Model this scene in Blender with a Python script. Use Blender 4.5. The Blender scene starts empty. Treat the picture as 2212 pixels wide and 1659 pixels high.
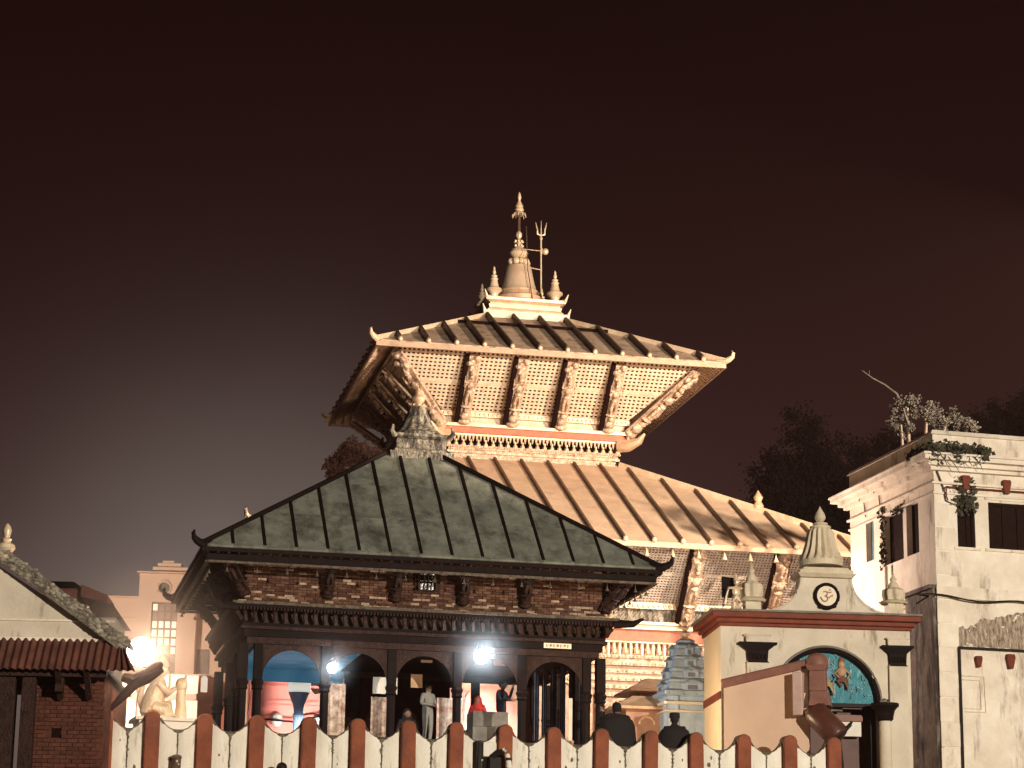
import bpy, math, random
from math import sin, cos, pi, radians, sqrt, tan, atan2
from mathutils import Vector, Matrix, noise as mnoise
random.seed(7)
S = bpy.context.scene
COL = S.collection

# ------------------------------------------------------------------ camera
PITCH, ROLL, F, CX, CY = radians(14.3), .0135, 5186., 1106., 829.5
cam = bpy.data.cameras.new('camera')
cam.lens = F / 2212 * 36; cam.sensor_width = 36; cam.clip_end = 3000; cam.clip_start = .1
camo = bpy.data.objects.new('camera', cam); COL.objects.link(camo)
_r0 = Vector((1, 0, 0)); _u0 = Vector((0, -sin(PITCH), cos(PITCH))); _f = Vector((0, cos(PITCH), sin(PITCH)))
_R = _r0 * cos(ROLL) + _u0 * sin(ROLL); _U = _u0 * cos(ROLL) - _r0 * sin(ROLL)
camo.matrix_world = Matrix(((_R.x, _U.x, -_f.x, 0), (_R.y, _U.y, -_f.y, 0), (_R.z, _U.z, -_f.z, 0), (0, 0, 0, 1)))
S.camera = camo

# ------------------------------------------------------------------ exposure
S.view_settings.view_transform = 'Standard'; S.view_settings.look = 'None'
S.view_settings.exposure = 0; S.view_settings.gamma = 1; S.view_settings.use_curve_mapping = False

def lin(h):
    h = h.lstrip('#')
    def f(v):
        v /= 255
        return v / 12.92 if v <= .04045 else ((v + .055) / 1.055) ** 2.4
    return tuple(f(int(h[i:i + 2], 16)) for i in (0, 2, 4))

# ------------------------------------------------------------------ night sky (world)
W = bpy.data.worlds.new('World'); S.world = W; W.use_nodes = True
nt = W.node_tree; nt.nodes.clear()
out = nt.nodes.new('ShaderNodeOutputWorld'); bg = nt.nodes.new('ShaderNodeBackground')
tc = nt.nodes.new('ShaderNodeTexCoord'); sep = nt.nodes.new('ShaderNodeSeparateXYZ')
cr = nt.nodes.new('ShaderNodeValToRGB'); cr.color_ramp.interpolation = 'B_SPLINE'
nt.links.new(tc.outputs['Generated'], sep.inputs[0]); nt.links.new(sep.outputs['Z'], cr.inputs[0])
e = cr.color_ramp.elements
e[0].position = 0; e[0].color = (*lin('3c2a27'), 1)
e[1].position = 1; e[1].color = (*lin('080101'), 1)
for p, c in ((.10, '3d2a28'), (.17, '372423'), (.215, '2f1b1a'), (.27, '231010'), (.33, '1a0909'), (.40, '130304'), (.55, '0c0202')):
    q = e.new(p); q.color = (*lin(c), 1)
# sodium and lamp glow on the mist low in the west
gdir = Vector((sin(radians(-5.8)) * cos(radians(6.5)), cos(radians(-5.8)) * cos(radians(6.5)), sin(radians(6.5))))
dot = nt.nodes.new('ShaderNodeVectorMath'); dot.operation = 'DOT_PRODUCT'; dot.inputs[1].default_value = gdir
nt.links.new(tc.outputs['Generated'], dot.inputs[0])
mx0 = nt.nodes.new('ShaderNodeMath'); mx0.operation = 'MAXIMUM'; mx0.inputs[1].default_value = 0
nt.links.new(dot.outputs['Value'], mx0.inputs[0])
mr = nt.nodes.new('ShaderNodeMath'); mr.operation = 'POWER'; mr.inputs[1].default_value = 200.
nt.links.new(mx0.outputs[0], mr.inputs[0])
nz = nt.nodes.new('ShaderNodeTexNoise'); nz.inputs['Scale'].default_value = 7; nz.inputs['Detail'].default_value = 4
nt.links.new(tc.outputs['Generated'], nz.inputs['Vector'])
nm = nt.nodes.new('ShaderNodeMapRange'); nm.inputs['To Min'].default_value = .62; nm.inputs['To Max'].default_value = 1.38
nt.links.new(nz.outputs['Fac'], nm.inputs['Value'])
gm = nt.nodes.new('ShaderNodeMath'); gm.operation = 'MULTIPLY'
nt.links.new(mr.outputs[0], gm.inputs[0]); nt.links.new(nm.outputs[0], gm.inputs[1])
gc = nt.nodes.new('ShaderNodeVectorMath'); gc.operation = 'SCALE'; gc.inputs[0].default_value = (.20, .173, .150)
nt.links.new(gm.outputs[0], gc.inputs['Scale'])
ad = nt.nodes.new('ShaderNodeVectorMath'); ad.operation = 'ADD'
nt.links.new(cr.outputs[0], ad.inputs[0]); nt.links.new(gc.outputs[0], ad.inputs[1])
nt.links.new(ad.outputs[0], bg.inputs['Color']); bg.inputs['Strength'].default_value = 1
nt.links.new(bg.outputs[0], out.inputs['Surface'])

# ------------------------------------------------------------------ lamps that light the place
def look(o, a, b):
    o.location = a; o.rotation_euler = (Vector(b) - Vector(a)).to_track_quat('-Z', 'Y').to_euler()
def lamp(name, kind, energy, color, at_, to=None, size=.2, angle=None, blend=.3):
    l = bpy.data.lights.new(name, kind); l.energy = energy; l.color = color
    if kind == 'SUN': l.angle = radians(angle or .5)
    else: l.shadow_soft_size = size
    if kind == 'SPOT': l.spot_size = radians(angle); l.spot_blend = blend
    o = bpy.data.objects.new(name, l); COL.objects.link(o)
    if to is not None: look(o, at_, to)
    else: o.location = at_
    return o
# the far bank's floodlights, far off in front and to the right
lamp('bank_floodlight', 'SPOT', 172000, (1, .89, .735), (31, 0, 14), (1, 57, 9), size=.35, angle=75, blend=.4)
# warm floodlights of the temple court
lamp('temple_floodlight', 'SPOT', 40000, (1, .775, .585), (17.5, 58, 18.3), (2.6, 71, 16.9), size=.2, angle=66, blend=.3)
lamp('court_floodlight', 'SPOT', 2200, (1, .74, .52), (5.2, 63.0, 9.0), (4.5, 76, 8.6), size=.3, angle=120, blend=.6)
lamp('gate_side_lamp', 'POINT', 420, (1, .70, .42), (2.9, 57.6, 6.4), size=.2)
lamp('passage_lamp', 'POINT', 1000, (1, .76, .64), (6.9, 64.2, 10.4), size=.15)
lamp('square_lamp', 'SPOT', 17000, (1, .72, .54), (-15.0, 64, 8.3), (-12.9, 86, 8.0), size=.3, angle=70, blend=.5)

# ------------------------------------------------------------------ pixel rays (photo measured on a 2212 x 1659 grid)
def ray(u, v):
    x = u - CX; y = v - CY
    xr = x * cos(ROLL) + y * sin(ROLL); yr = -x * sin(ROLL) + y * cos(ROLL)
    return _r0 * (xr / F) + _f + _u0 * (-yr / F)
def at(u, v, Y):
    r = ray(u, v); return r * (Y / r.y)
class Frame:
    """A standing frame: origin on the ground and a yaw; turns measured sight lines into local metres."""
    def __init__(s, x, y, z, yaw):
        s.o = Vector((x, y, z)); s.yaw = yaw
        s.e1 = Vector((cos(yaw), sin(yaw), 0)); s.e2 = Vector((-sin(yaw), cos(yaw), 0))
    def front(s, u, v, ly=0):
        r = ray(u, v); t = (s.o.dot(s.e2) + ly) / r.dot(s.e2); p = r * t - s.o
        return p.dot(s.e1), p.z
    def side(s, u, v, lx=0):
        r = ray(u, v); t = (s.o.dot(s.e1) + lx) / r.dot(s.e1); p = r * t - s.o
        return p.dot(s.e2), p.z

# ------------------------------------------------------------------ materials
MATS = {}
def mat(name, c1, c2=None, scale=3., rough=.7, metal=0., bump=.15, bscale=None, fine=0., stain=None, sscale=1.5, sth=(.55, .7), emit=None, estr=0, stretch=(1, 1, 1), coat=0, spec=None):
    if name in MATS: return MATS[name]
    m = bpy.data.materials.new(name); m.use_nodes = True; MATS[name] = m
    n = m.node_tree.nodes; L = m.node_tree.links; b = n['Principled BSDF']
    b.inputs['Roughness'].default_value = rough; b.inputs['Metallic'].default_value = metal
    if spec is not None: b.inputs['Specular IOR Level'].default_value = spec
    if coat: b.inputs['Coat Weight'].default_value = coat
    c2 = c2 or tuple(x * .7 for x in c1)
    tcn = n.new('ShaderNodeTexCoord'); mp = n.new('ShaderNodeMapping'); mp.inputs['Scale'].default_value = stretch
    oi = n.new('ShaderNodeObjectInfo'); va = n.new('ShaderNodeVectorMath'); va.operation = 'SCALE'
    va.inputs[0].default_value = (37, 51, 23); L.new(oi.outputs['Random'], va.inputs['Scale'])
    vb = n.new('ShaderNodeVectorMath'); vb.operation = 'ADD'
    L.new(tcn.outputs['Object'], vb.inputs[0]); L.new(va.outputs[0], vb.inputs[1]); L.new(vb.outputs[0], mp.inputs[0])
    t1 = n.new('ShaderNodeTexNoise'); t1.inputs['Scale'].default_value = scale; t1.inputs['Detail'].default_value = 6; t1.inputs['Roughness'].default_value = .62
    L.new(mp.outputs[0], t1.inputs['Vector'])
    r1 = n.new('ShaderNodeMapRange'); r1.inputs['From Min'].default_value = .32; r1.inputs['From Max'].default_value = .68
    L.new(t1.outputs['Fac'], r1.inputs['Value'])
    mx = n.new('ShaderNodeMix'); mx.data_type = 'RGBA'; mx.inputs[6].default_value = (*c1, 1); mx.inputs[7].default_value = (*c2, 1)
    L.new(r1.outputs[0], mx.inputs[0]); colr = mx.outputs[2]
    if stain:
        t2 = n.new('ShaderNodeTexNoise'); t2.inputs['Scale'].default_value = sscale; t2.inputs['Detail'].default_value = 8; t2.inputs['Roughness'].default_value = .7
        mp2 = n.new('ShaderNodeMapping'); mp2.inputs['Scale'].default_value = (1.9, 1.9, .42); mp2.inputs['Location'].default_value = (5, 9, 2)
        L.new(vb.outputs[0], mp2.inputs[0]); L.new(mp2.outputs[0], t2.inputs['Vector'])
        r2 = n.new('ShaderNodeMapRange'); r2.inputs['From Min'].default_value = sth[0]; r2.inputs['From Max'].default_value = sth[1]; r2.inputs['To Max'].default_value = .9
        L.new(t2.outputs['Fac'], r2.inputs['Value'])
        m2 = n.new('ShaderNodeMix'); m2.data_type = 'RGBA'; m2.inputs[7].default_value = (*stain, 1)
        L.new(r2.outputs[0], m2.inputs[0]); L.new(colr, m2.inputs[6]); colr = m2.outputs[2]
    L.new(colr, b.inputs['Base Color'])
    if bump:
        t3 = n.new('ShaderNodeTexNoise'); t3.inputs['Scale'].default_value = bscale or scale * 5; t3.inputs['Detail'].default_value = 5
        L.new(mp.outputs[0], t3.inputs['Vector'])
        bn = n.new('ShaderNodeBump'); bn.inputs['Strength'].default_value = bump; bn.inputs['Distance'].default_value = .05
        L.new(t3.outputs['Fac'], bn.inputs['Height']); L.new(bn.outputs[0], b.inputs['Normal'])
    if emit:
        b.inputs['Emission Color'].default_value = (*emit, 1); b.inputs['Emission Strength'].default_value = estr
    return m

GOLD = mat('gilded_copper', (.74, .50, .33), (.52, .34, .21), 2.2, .5, .2, .3, 9, stain=(.33, .19, .12), sscale=.9, sth=(.52, .75))
GOLDT = mat('gilded_roof_sheet', (.72, .53, .375), (.56, .395, .27), 1.4, .55, .15, .35, 5, stain=(.40, .26, .17), sscale=.8, sth=(.52, .78))
GOLDP = mat('polished_gilding', (.88, .70, .50), (.66, .48, .31), 3, .4, .2, .25)
GOLDD = mat('dark_roof_rib', (.13, .075, .05), (.07, .04, .026), 4, .6, .1)
RELIEF = mat('embossed_gilding', (.84, .64, .46), (.34, .21, .14), 7, .5, .2, 1., 14)
LATT = mat('gilded_lattice', (.86, .68, .50), (.66, .48, .34), 4, .6, .1, .2)
CAVE = mat('recess_shade_black', (.016, .006, .005), (.008, .003, .003), 4, .95, spec=.05)  # near-black tone stands in for shade behind lattices and in recesses
REDB = mat('red_oxide_beam', (.50, .17, .09), (.36, .11, .06), 4, .6)
DROOF = mat('weathered_grey_roof_sheet', (.285, .295, .24), (.15, .158, .13), 1.7, .6, .1, .45, 6, stain=(.055, .052, .042), sscale=.9, sth=(.47, .68), spec=.35)
DARK = mat('black_painted_timber', (.012, .006, .005), (.006, .003, .003), 5, .7, spec=.12)
DARKR = mat('black_roof_rib', (.010, .005, .004), (.006, .003, .003), 5, .7, spec=.12)
WOOD = mat('dark_carved_wood', (.045, .020, .014), (.016, .007, .005), 6, .65, 0, .6, 22, spec=.2)
BRONZE = mat('weathered_pale_bronze', (.42, .38, .29), (.15, .12, .09), 5, .6, .1, 1., 14, stain=(.03, .02, .014), sscale=3.2, sth=(.46, .56))
BRICKM = [mat('dark_brick', (.115, .055, .038), (.05, .024, .017), 7, .9, spec=.1), mat('brown_brick', (.19, .10, .066), (.09, .047, .032), 7, .9, spec=.1), mat('pale_limewashed_brick', (.52, .38, .27), (.24, .15, .10), 7, .9)]
MORT = mat('dark_mortar', (.06, .035, .025), (.03, .02, .014), 6, .95)
FWHITE = mat('stained_white_fence_paint', (.84, .79, .68), (.70, .645, .54), 2.2, .8, 0, .25, 12, stain=(.24, .20, .145), sscale=2.6, sth=(.565, .70), stretch=(1.5, 1.5, .6), spec=.2)
FRED = mat('brick_red_fence_paint', (.29, .088, .042), (.17, .048, .026), 2.0, .75, 0, .3, 12, stain=(.10, .05, .035), sscale=2.2, sth=(.56, .68), spec=.2)
MOSS = mat('mossy_grime', (.15, .125, .085), (.05, .037, .026), 9, .95, spec=.1)
PLAST = mat('cream_plaster', (.69, .61, .49), (.55, .475, .37), 1.2, .85, 0, .2, 10, stain=(.29, .235, .17), sscale=1.3, sth=(.57, .66), spec=.2)
PLAST2 = mat('old_white_plaster', (.88, .79, .66), (.68, .58, .46), 1.3, .9, 0, .4, 8, stain=(.21, .155, .11), sscale=1.2, sth=(.55, .72), spec=.2)
OCHRE = mat('old_lime_plaster_patches', (.60, .48, .36), (.07, .045, .03), 9, .95, 0, .8, 9, stretch=(1.8, 1, .5))
PEACH = mat('peach_plaster', (.80, .64, .52), (.73, .56, .45), .6, .9)
RIM = mat('red_brown_moulding', (.20, .042, .018), (.12, .026, .013), 3, .6, spec=.2)
COPING = mat('brown_painted_coping', (.26, .11, .075), (.17, .07, .05), 3, .6)
ORANGE = mat('orange_plaster', (.72, .22, .12), (.60, .17, .09), 1.5, .8)
PINK = mat('pink_plaster', (.86, .30, .24), (.78, .25, .20), 1.5, .8)
BLUEW = mat('blue_painted_wall', (.05, .22, .42), (.035, .16, .33), 1.2, .7)
BLUEP = mat('blue_grey_paint', (.12, .17, .28), (.08, .12, .2), 2, .6)
SHRB = mat('pale_blue_limewash', (.52, .68, .86), (.36, .50, .66), 3, .8, 0, .5, 12, stain=(.20, .24, .31), sscale=2.5, sth=(.56, .68))
CORR = mat('rusty_corrugated_iron', (.16, .060, .042), (.075, .030, .022), 2.2, .75, .1, .2, spec=.2)
LBRICK = mat('sooty_red_brickwork', (.135, .05, .033), (.055, .022, .016), 3, .95, 0, .4, 16, spec=.1)
CONC = mat('grey_concrete', (.26, .235, .195), (.14, .12, .10), 2.4, .9, 0, .4, spec=.2)
IRON = mat('black_iron', (.012, .006, .005), (.006, .003, .003), 5, .6, spec=.2)
PAVE = mat('stone_paving', (.20, .17, .14), (.12, .10, .085), 1.2, .9)
LEAFD = mat('dark_tree_leaf', (.030, .022, .018), (.018, .013, .011), 2, .95, spec=.05)
LEAFM = mat('grey_green_leaf', (.06, .055, .045), (.022, .019, .016), 2, .9, spec=.1)
BARK = mat('grey_bark', (.10, .08, .06), (.05, .04, .03), 5, .9)
CLOTHW = mat('white_cloth', (.80, .76, .68), (.70, .65, .56), 3, .8)
CLOTHK = mat('black_clothing', (.012, .008, .008), (.008, .005, .005), 4, .9)
SKIN = mat('brown_skin', (.30, .17, .12), (.24, .13, .09), 4, .6)  # brown skin with slight tone variation
RED = mat('red_cloth', (.62, .05, .04), (.45, .03, .03), 4, .8)
BROC = mat('brown_white_printed_cloth', (.74, .60, .46), (.22, .09, .06), 7, .8)
FLOR = mat('floral_printed_cloth', (.80, .78, .68), (.40, .16, .13), 6, .8, stain=(.12, .17, .15), sscale=4)
TEAL = mat('teal_relief_ground', (.05, .27, .32), (.03, .17, .22), 7, .6, 0, .9, 16, stain=(.42, .60, .60), sscale=6, sth=(.58, .66))
CREAMD = mat('yellow_cream_paint', (.68, .585, .42), (.52, .43, .30), 3, .65, stain=(.3, .24, .16), sscale=2.5, sth=(.6, .7))
GLASS = mat('dark_window_glass', (.02, .018, .016), (.012, .01, .01), 2, .2)
PANEW = mat('lit_window_pane', (.8, .75, .6), (.7, .65, .5), 2, .5, emit=(1, .85, .66), estr=.75)
BLUES = mat('faded_blue_shutter', (.16, .24, .27), (.09, .13, .15), 4, .7)
SHUT = mat('dark_brown_shutter', (.020, .008, .006), (.010, .004, .003), 6, .8, 0, .4, 20, spec=.1)
BULBW = mat('glowing_sodium_lamp', (1, .9, .8), (1, .9, .8), 1, .5, bump=0, emit=(1, .88, .72), estr=14)
BULBC = mat('glowing_cool_lamp', (1, 1, 1), (1, 1, 1), 1, .5, bump=0, emit=(.92, .97, 1), estr=14)
SIGNW = mat('backlit_white_sign', (.9, .88, .8), (.9, .88, .8), 1, .5, bump=0, emit=(1, .97, .85), estr=.55)
POST = mat('pink_printed_poster', (.85, .40, .32), (.80, .62, .52), 9, .6)
YSIGN = mat('cream_name_plate', (.85, .78, .55), (.75, .68, .46), 3, .5)
BEIGEW = mat('buff_plaster', (.66, .47, .34), (.58, .41, .29), 1.2, .8, 0, .15)

# ------------------------------------------------------------------ mesh builder
class B:
    def __init__(s): s.v = []; s.f = []
    def add(s, vs, fs):
        o = len(s.v); s.v += [tuple(p) for p in vs]; s.f += [tuple(i + o for i in f) for f in fs]; return s
    def box(s, x0, x1, y0, y1, z0, z1):
        return s.add([(x0, y0, z0), (x1, y0, z0), (x1, y1, z0), (x0, y1, z0), (x0, y0, z1), (x1, y0, z1), (x1, y1, z1), (x0, y1, z1)],
                     [(0, 3, 2, 1), (4, 5, 6, 7), (0, 1, 5, 4), (1, 2, 6, 5), (2, 3, 7, 6), (3, 0, 4, 7)])
    def beam(s, a, b, w, h, up=(0, 0, 1)):
        a = Vector(a); b = Vector(b); d = (b - a).normalized(); u = Vector(up)
        x = d.cross(u)
        if x.length < 1e-4: x = Vector((1, 0, 0))
        x.normalize(); z = x.cross(d).normalized(); x = x * w / 2; z = z * h / 2
        return s.add([a - x - z, a + x - z, a + x + z, a - x + z, b - x - z, b + x - z, b + x + z, b - x + z],
                     [(0, 1, 2, 3), (4, 7, 6, 5), (0, 4, 5, 1), (1, 5, 6, 2), (2, 6, 7, 3), (3, 7, 4, 0)])
    def frustum(s, c, hx0, hy0, z0, hx1, hy1, z1):
        x, y = c
        return s.add([(x - hx0, y - hy0, z0), (x + hx0, y - hy0, z0), (x + hx0, y + hy0, z0), (x - hx0, y + hy0, z0),
                      (x - hx1, y - hy1, z1), (x + hx1, y - hy1, z1), (x + hx1, y + hy1, z1), (x - hx1, y + hy1, z1)],
                     [(0, 3, 2, 1), (4, 5, 6, 7), (0, 1, 5, 4), (1, 2, 6, 5), (2, 3, 7, 6), (3, 0, 4, 7)])
    def steps(s, c, prof, asp=1.0):
        for (h0, z0), (h1, z1) in zip(prof, prof[1:]):
            if abs(z1 - z0) > 1e-5: s.frustum(c, h0 * asp if asp != 1 else h0, h0, z0, h1 * asp if asp != 1 else h1, h1, z1)
        return s
    def prism(s, pts, d, off=(0, 0, 0)):
        """pts: planar ring of 3D points (outline), extruded by vector d"""
        n = len(pts); d = Vector(d); off = Vector(off)
        vs = [Vector(p) + off for p in pts] + [Vector(p) + off + d for p in pts]
        return s.add(vs, [tuple(range(n - 1, -1, -1)), tuple(range(n, 2 * n))] + [(i, (i + 1) % n, (i + 1) % n + n, i + n) for i in range(n)])
    def lathe(s, prof, c=(0, 0, 0), n=20, flute=None, sx=1, sy=1, rot=0):
        vs = []; fs = []; m = len(prof)
        for r, z in prof:
            for k in range(n):
                a = 2 * pi * k / n + rot; rr = r
                if flute and flute[2] <= z <= flute[3]: rr = r * (1 + flute[1] * cos(flute[0] * a))
                vs.append((c[0] + rr * cos(a) * sx, c[1] + rr * sin(a) * sy, c[2] + z))
        for i in range(m - 1):
            for k in range(n):
                fs.append((i * n + k, i * n + (k + 1) % n, (i + 1) * n + (k + 1) % n, (i + 1) * n + k))
        fs.append(tuple(range(n - 1, -1, -1))); fs.append(tuple(range((m - 1) * n, m * n)))
        return s.add(vs, fs)
    def ball(s, c, r, sx=1, sy=1, sz=1, n=8, m=6):
        return s.lathe([(max(r * sin(pi * i / m), r * .02), -r * cos(pi * i / m) * sz) for i in range(m + 1)], c, n, sx=sx, sy=sy)
    def tube(s, pts, rs, n=8):
        pts = [Vector(p) for p in pts]
        if not isinstance(rs, (list, tuple)): rs = [rs] * len(pts)
        vs = []; fs = []
        for i, p in enumerate(pts):
            d = (pts[min(i + 1, len(pts) - 1)] - pts[max(i - 1, 0)]).normalized()
            u = Vector((0, 0, 1)) if abs(d.z) < .9 else Vector((0, 1, 0))
            x = d.cross(u).normalized(); y = d.cross(x).normalized()
            for k in range(n):
                a = 2 * pi * k / n; vs.append(p + (x * cos(a) + y * sin(a)) * rs[i])
        for i in range(len(pts) - 1):
            for k in range(n): fs.append((i * n + k, i * n + (k + 1) % n, (i + 1) * n + (k + 1) % n, (i + 1) * n + k))
        fs.append(tuple(range(n - 1, -1, -1))); fs.append(tuple(range((len(pts) - 1) * n, len(pts) * n)))
        return s.add(vs, fs)
    def rotz(s, q):
        """copy of builder rotated by q quarter turns"""
        b = B(); b.f = list(s.f)
        for x, y, z in s.v:
            for _ in range(q % 4): x, y = -y, x
            b.v.append((x, y, z))
        return b
    def join(s, o): return s.add(o.v, o.f)
    def mesh(s, name, m, smooth=False):
        me = bpy.data.meshes.new(name); me.from_pydata(s.v, [], s.f); me.update()
        if m: me.materials.append(m)
        if smooth:
            for p in me.polygons: p.use_smooth = True
            try: me.set_sharp_from_angle(angle=radians(42))
            except Exception: pass
        return me
    def obj(s, name, m, parent=None, smooth=False, kind=None, label=None, loc=None, bevel=0):
        o = bpy.data.objects.new(name, s.mesh(name, m, smooth)); COL.objects.link(o)
        if parent: o.parent = parent
        if kind: o['kind'] = kind
        if label: o['label'] = label
        if loc: o.location = loc
        if bevel:
            bv = o.modifiers.new('bevel', 'BEVEL'); bv.width = bevel; bv.segments = 2; bv.limit_method = 'ANGLE'
        return o
def inst(me, name, parent, loc, rot=(0, 0, 0), scale=(1, 1, 1)):
    o = bpy.data.objects.new(name, me); COL.objects.link(o); o.parent = parent
    o.location = loc; o.rotation_euler = rot; o.scale = scale; return o
def thing(name, label, cat, fr=None, loc=None, rz=0, group=None):
    o = bpy.data.objects.new(name, None); COL.objects.link(o); o.empty_display_size = .3
    if fr: o.location = fr.o; o.rotation_euler = (0, 0, fr.yaw)
    elif loc is not None: o.location = loc; o.rotation_euler = (0, 0, rz)
    o['label'] = label; o['category'] = cat
    if group: o['group'] = group
    return o
def tag(o, label, cat, group=None):
    o['label'] = label; o['category'] = cat
    if group: o['group'] = group
    return o

GZ = 4.3   # level of the temple terrace above the camera
# ------------------------------------------------------------------ ground, river, terrace
b = B(); b.box(-300, 300, -60, 420, -6.2, -6.0); b.obj('ground', PAVE, kind='structure')
b = B(); b.box(-300, 300, -60, 6, -5.9, -1.7); b.obj('near_bank', PAVE, kind='structure')
b = B(); b.box(-300, 300, 6.02, 44, -5.6, -4.2)
WATER = mat('dark_river_water', (.02, .02, .018), (.012, .012, .01), 1, .12, 0, .3, 3); b.obj('river', WATER, kind='structure')
b = B()
for k in range(18): b.box(-120, 120, 44.02 + k * .33, 120, -4.2 + k * .38, -4.2 + (k + 1) * .38 - .004) if k < 0 else b.box(-120, 120, 44.02 + k * .33, 50.4, -4.2 + k * .38, -4.2 + (k + 1) * .38)
b.obj('riverside_steps', PAVE, kind='structure')
b = B(); b.box(-160, 160, 50.42, 300, -5.0, GZ); b.obj('terrace_paving', PAVE, kind='structure')

# ------------------------------------------------------------------ generic hipped roof
def roof(t, a, bd, z0, ta, tb, z1, ribx, ribm, panm, hipm, pitch, rows=1, knob=True, fascia=.16, horn=.5, ridge_w=.16, rib_w=.09, rib_h=.10, cxo=0, over=.0):
    """a,bd half width/depth at the eave, ta,tb at the top"""
    for q in range(4):
        A, D = (a, bd) if q % 2 == 0 else (bd, a)
        TA, TD = (ta, tb) if q % 2 == 0 else (tb, ta)
        def pt(x, s, h=0):
            # point on the slope: x along the eave, s 0..1 up the slope, h above the sheet
            p = Vector((x, -D + (D - TD) * s, z0 + (z1 - z0) * s))
            nrm = Vector((0, -(z1 - z0), D - TD)).normalized(); p += nrm * h
            x_, y_ = p.x, p.y
            for _ in range(q): x_, y_ = -y_, x_
            return Vector((x_, y_, p.z))
        smax = lambda x: 1 if abs(x) <= TA else (A - abs(x)) / (A - TA)
        nr = int(2 * A / pitch); off = (2 * A - (nr - 1) * pitch) / 2
        xs = [-A + off + k * pitch for k in range(nr)]
        if abs(xs[0] + A) < .25: xs = xs[1:-1]
        ed = [-A] + xs + [A]
        for x0, x1 in zip(ed, ed[1:]):
            for rw in range(rows):
                s0 = rw / rows; s1 = (rw + 1) / rows
                s0_ = s0 - (.012 if rw else 0)
                # clip the strip by the hip lines
                def cl(x, s): return min(s, smax(x))
                top = [x1] + ([k for k in (TA, -TA) if x0 < k < x1] if s1 >= 1 else []) + [x0]
                poly = [(x0, s0_), (x1, s0_)]
                if s0_ >= max(smax(x0), smax(x1)): continue
                # polygon: intersection of the strip with the trapezoid
                N = 6; bot = []; tp = []
                cand = sorted({x0, x1, *[x0 + (x1 - x0) * i / N for i in range(N + 1)], *[k for k in (-TA, TA) if x0 < k < x1]})
                cand = [x for x in cand if smax(x) > s0_ + 1e-4]
                # exact crossing with the lower edge
                for sg in (-1, 1):
                    xc = sg * (A - (A - TA) * s0_)
                    if x0 < xc < x1: cand.append(xc)
                cand = sorted(cand)
                if len(cand) < 2: continue
                lo = [(x, s0_) for x in cand]; hi = [(x, max(min(s1, smax(x)), s0_)) for x in cand]
                h = .0 + .010 * (rows - 1 - rw) + random.uniform(0, .006)
                bb = B(); n = len(cand)
                vs = [pt(x, s, h) for x, s in lo] + [pt(x, s, h) for x, s in hi] + [pt(x, s, -.07) for x, s in lo] + [pt(x, s, -.07) for x, s in hi]
                fs = []
                for i in range(n - 1):
                    fs += [(i, i + 1, n + i + 1, n + i), (2 * n + i + 1, 2 * n + i, 3 * n + i, 3 * n + i + 1), (2 * n + i, 2 * n + i + 1, i + 1, i), (n + i, n + i + 1, 3 * n + i + 1, 3 * n + i)]
                fs += [(0, n, 3 * n, 2 * n), (n - 1, 3 * n - 1, 4 * n - 1, 2 * n - 1)]
                bb.add(vs, fs).obj('roof_panel', panm, t)
        for x in xs:
            s1 = smax(x)
            if s1 < .04: continue
            bb = B(); nrm = (pt(0, 0, 1) - pt(0, 0, 0))
            bb.beam(pt(x, .015, rib_h / 2 - .02), pt(x, s1 - .004, rib_h / 2 - .02), rib_w, rib_h, nrm); r = bb.obj('roof_rib', ribm, t, bevel=.02)
            if knob:
                kb = B(); kb.ball(pt(x, .0, .06), .085, n=8, m=5); kb.obj('rib_end_knob', hipm, r, True)
        # hip ridge at the corner (x=+A) of this side
        bb = B(); segs = 8
        for i in range(segs):
            s0 = i / segs; s1 = (i + 1) / segs
            xa = A - (A - TA) * s0; xb = A - (A - TA) * s1
            bb.beam(pt(xa, s0, .05), pt(xb, s1, .05), ridge_w, ridge_w * .9)
        p0 = pt(A, 0, .06); hr = bb.obj('hip_ridge', hipm, t)
        d = (pt(A, 0) - pt(A - (A - TA) * .1, .1)); d.z = 0; d.normalize()
        bb = B(); P = [p0 - d * .35 + Vector((0, 0, .05)), p0 + Vector((0, 0, -.02)), p0 + d * .22 * (horn / .5) + Vector((0, 0, .03)), p0 + d * .38 * (horn / .5) + Vector((0, 0, .16 * horn / .5)), p0 + d * .44 * (horn / .5) + Vector((0, 0, .34 * horn / .5)), p0 + d * .38 * (horn / .5) + Vector((0, 0, .46 * horn / .5))]
        bb.tube(P, [.09, .11, .095, .075, .055, .03]).obj('upturned_eave_tip', hipm, hr, True)
        # fascia
        bb = B(); bb.beam(pt(-A, 0, -.05) + Vector((0, 0, -fascia / 2)), pt(A, 0, -.05) + Vector((0, 0, -fascia / 2)), .07, fascia); bb.obj('eave_fascia', mat('dull_gilt_fascia', (.55, .38, .26), (.38, .25, .16), 3, .6, .1) if hipm is GOLDP else hipm, t)

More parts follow.
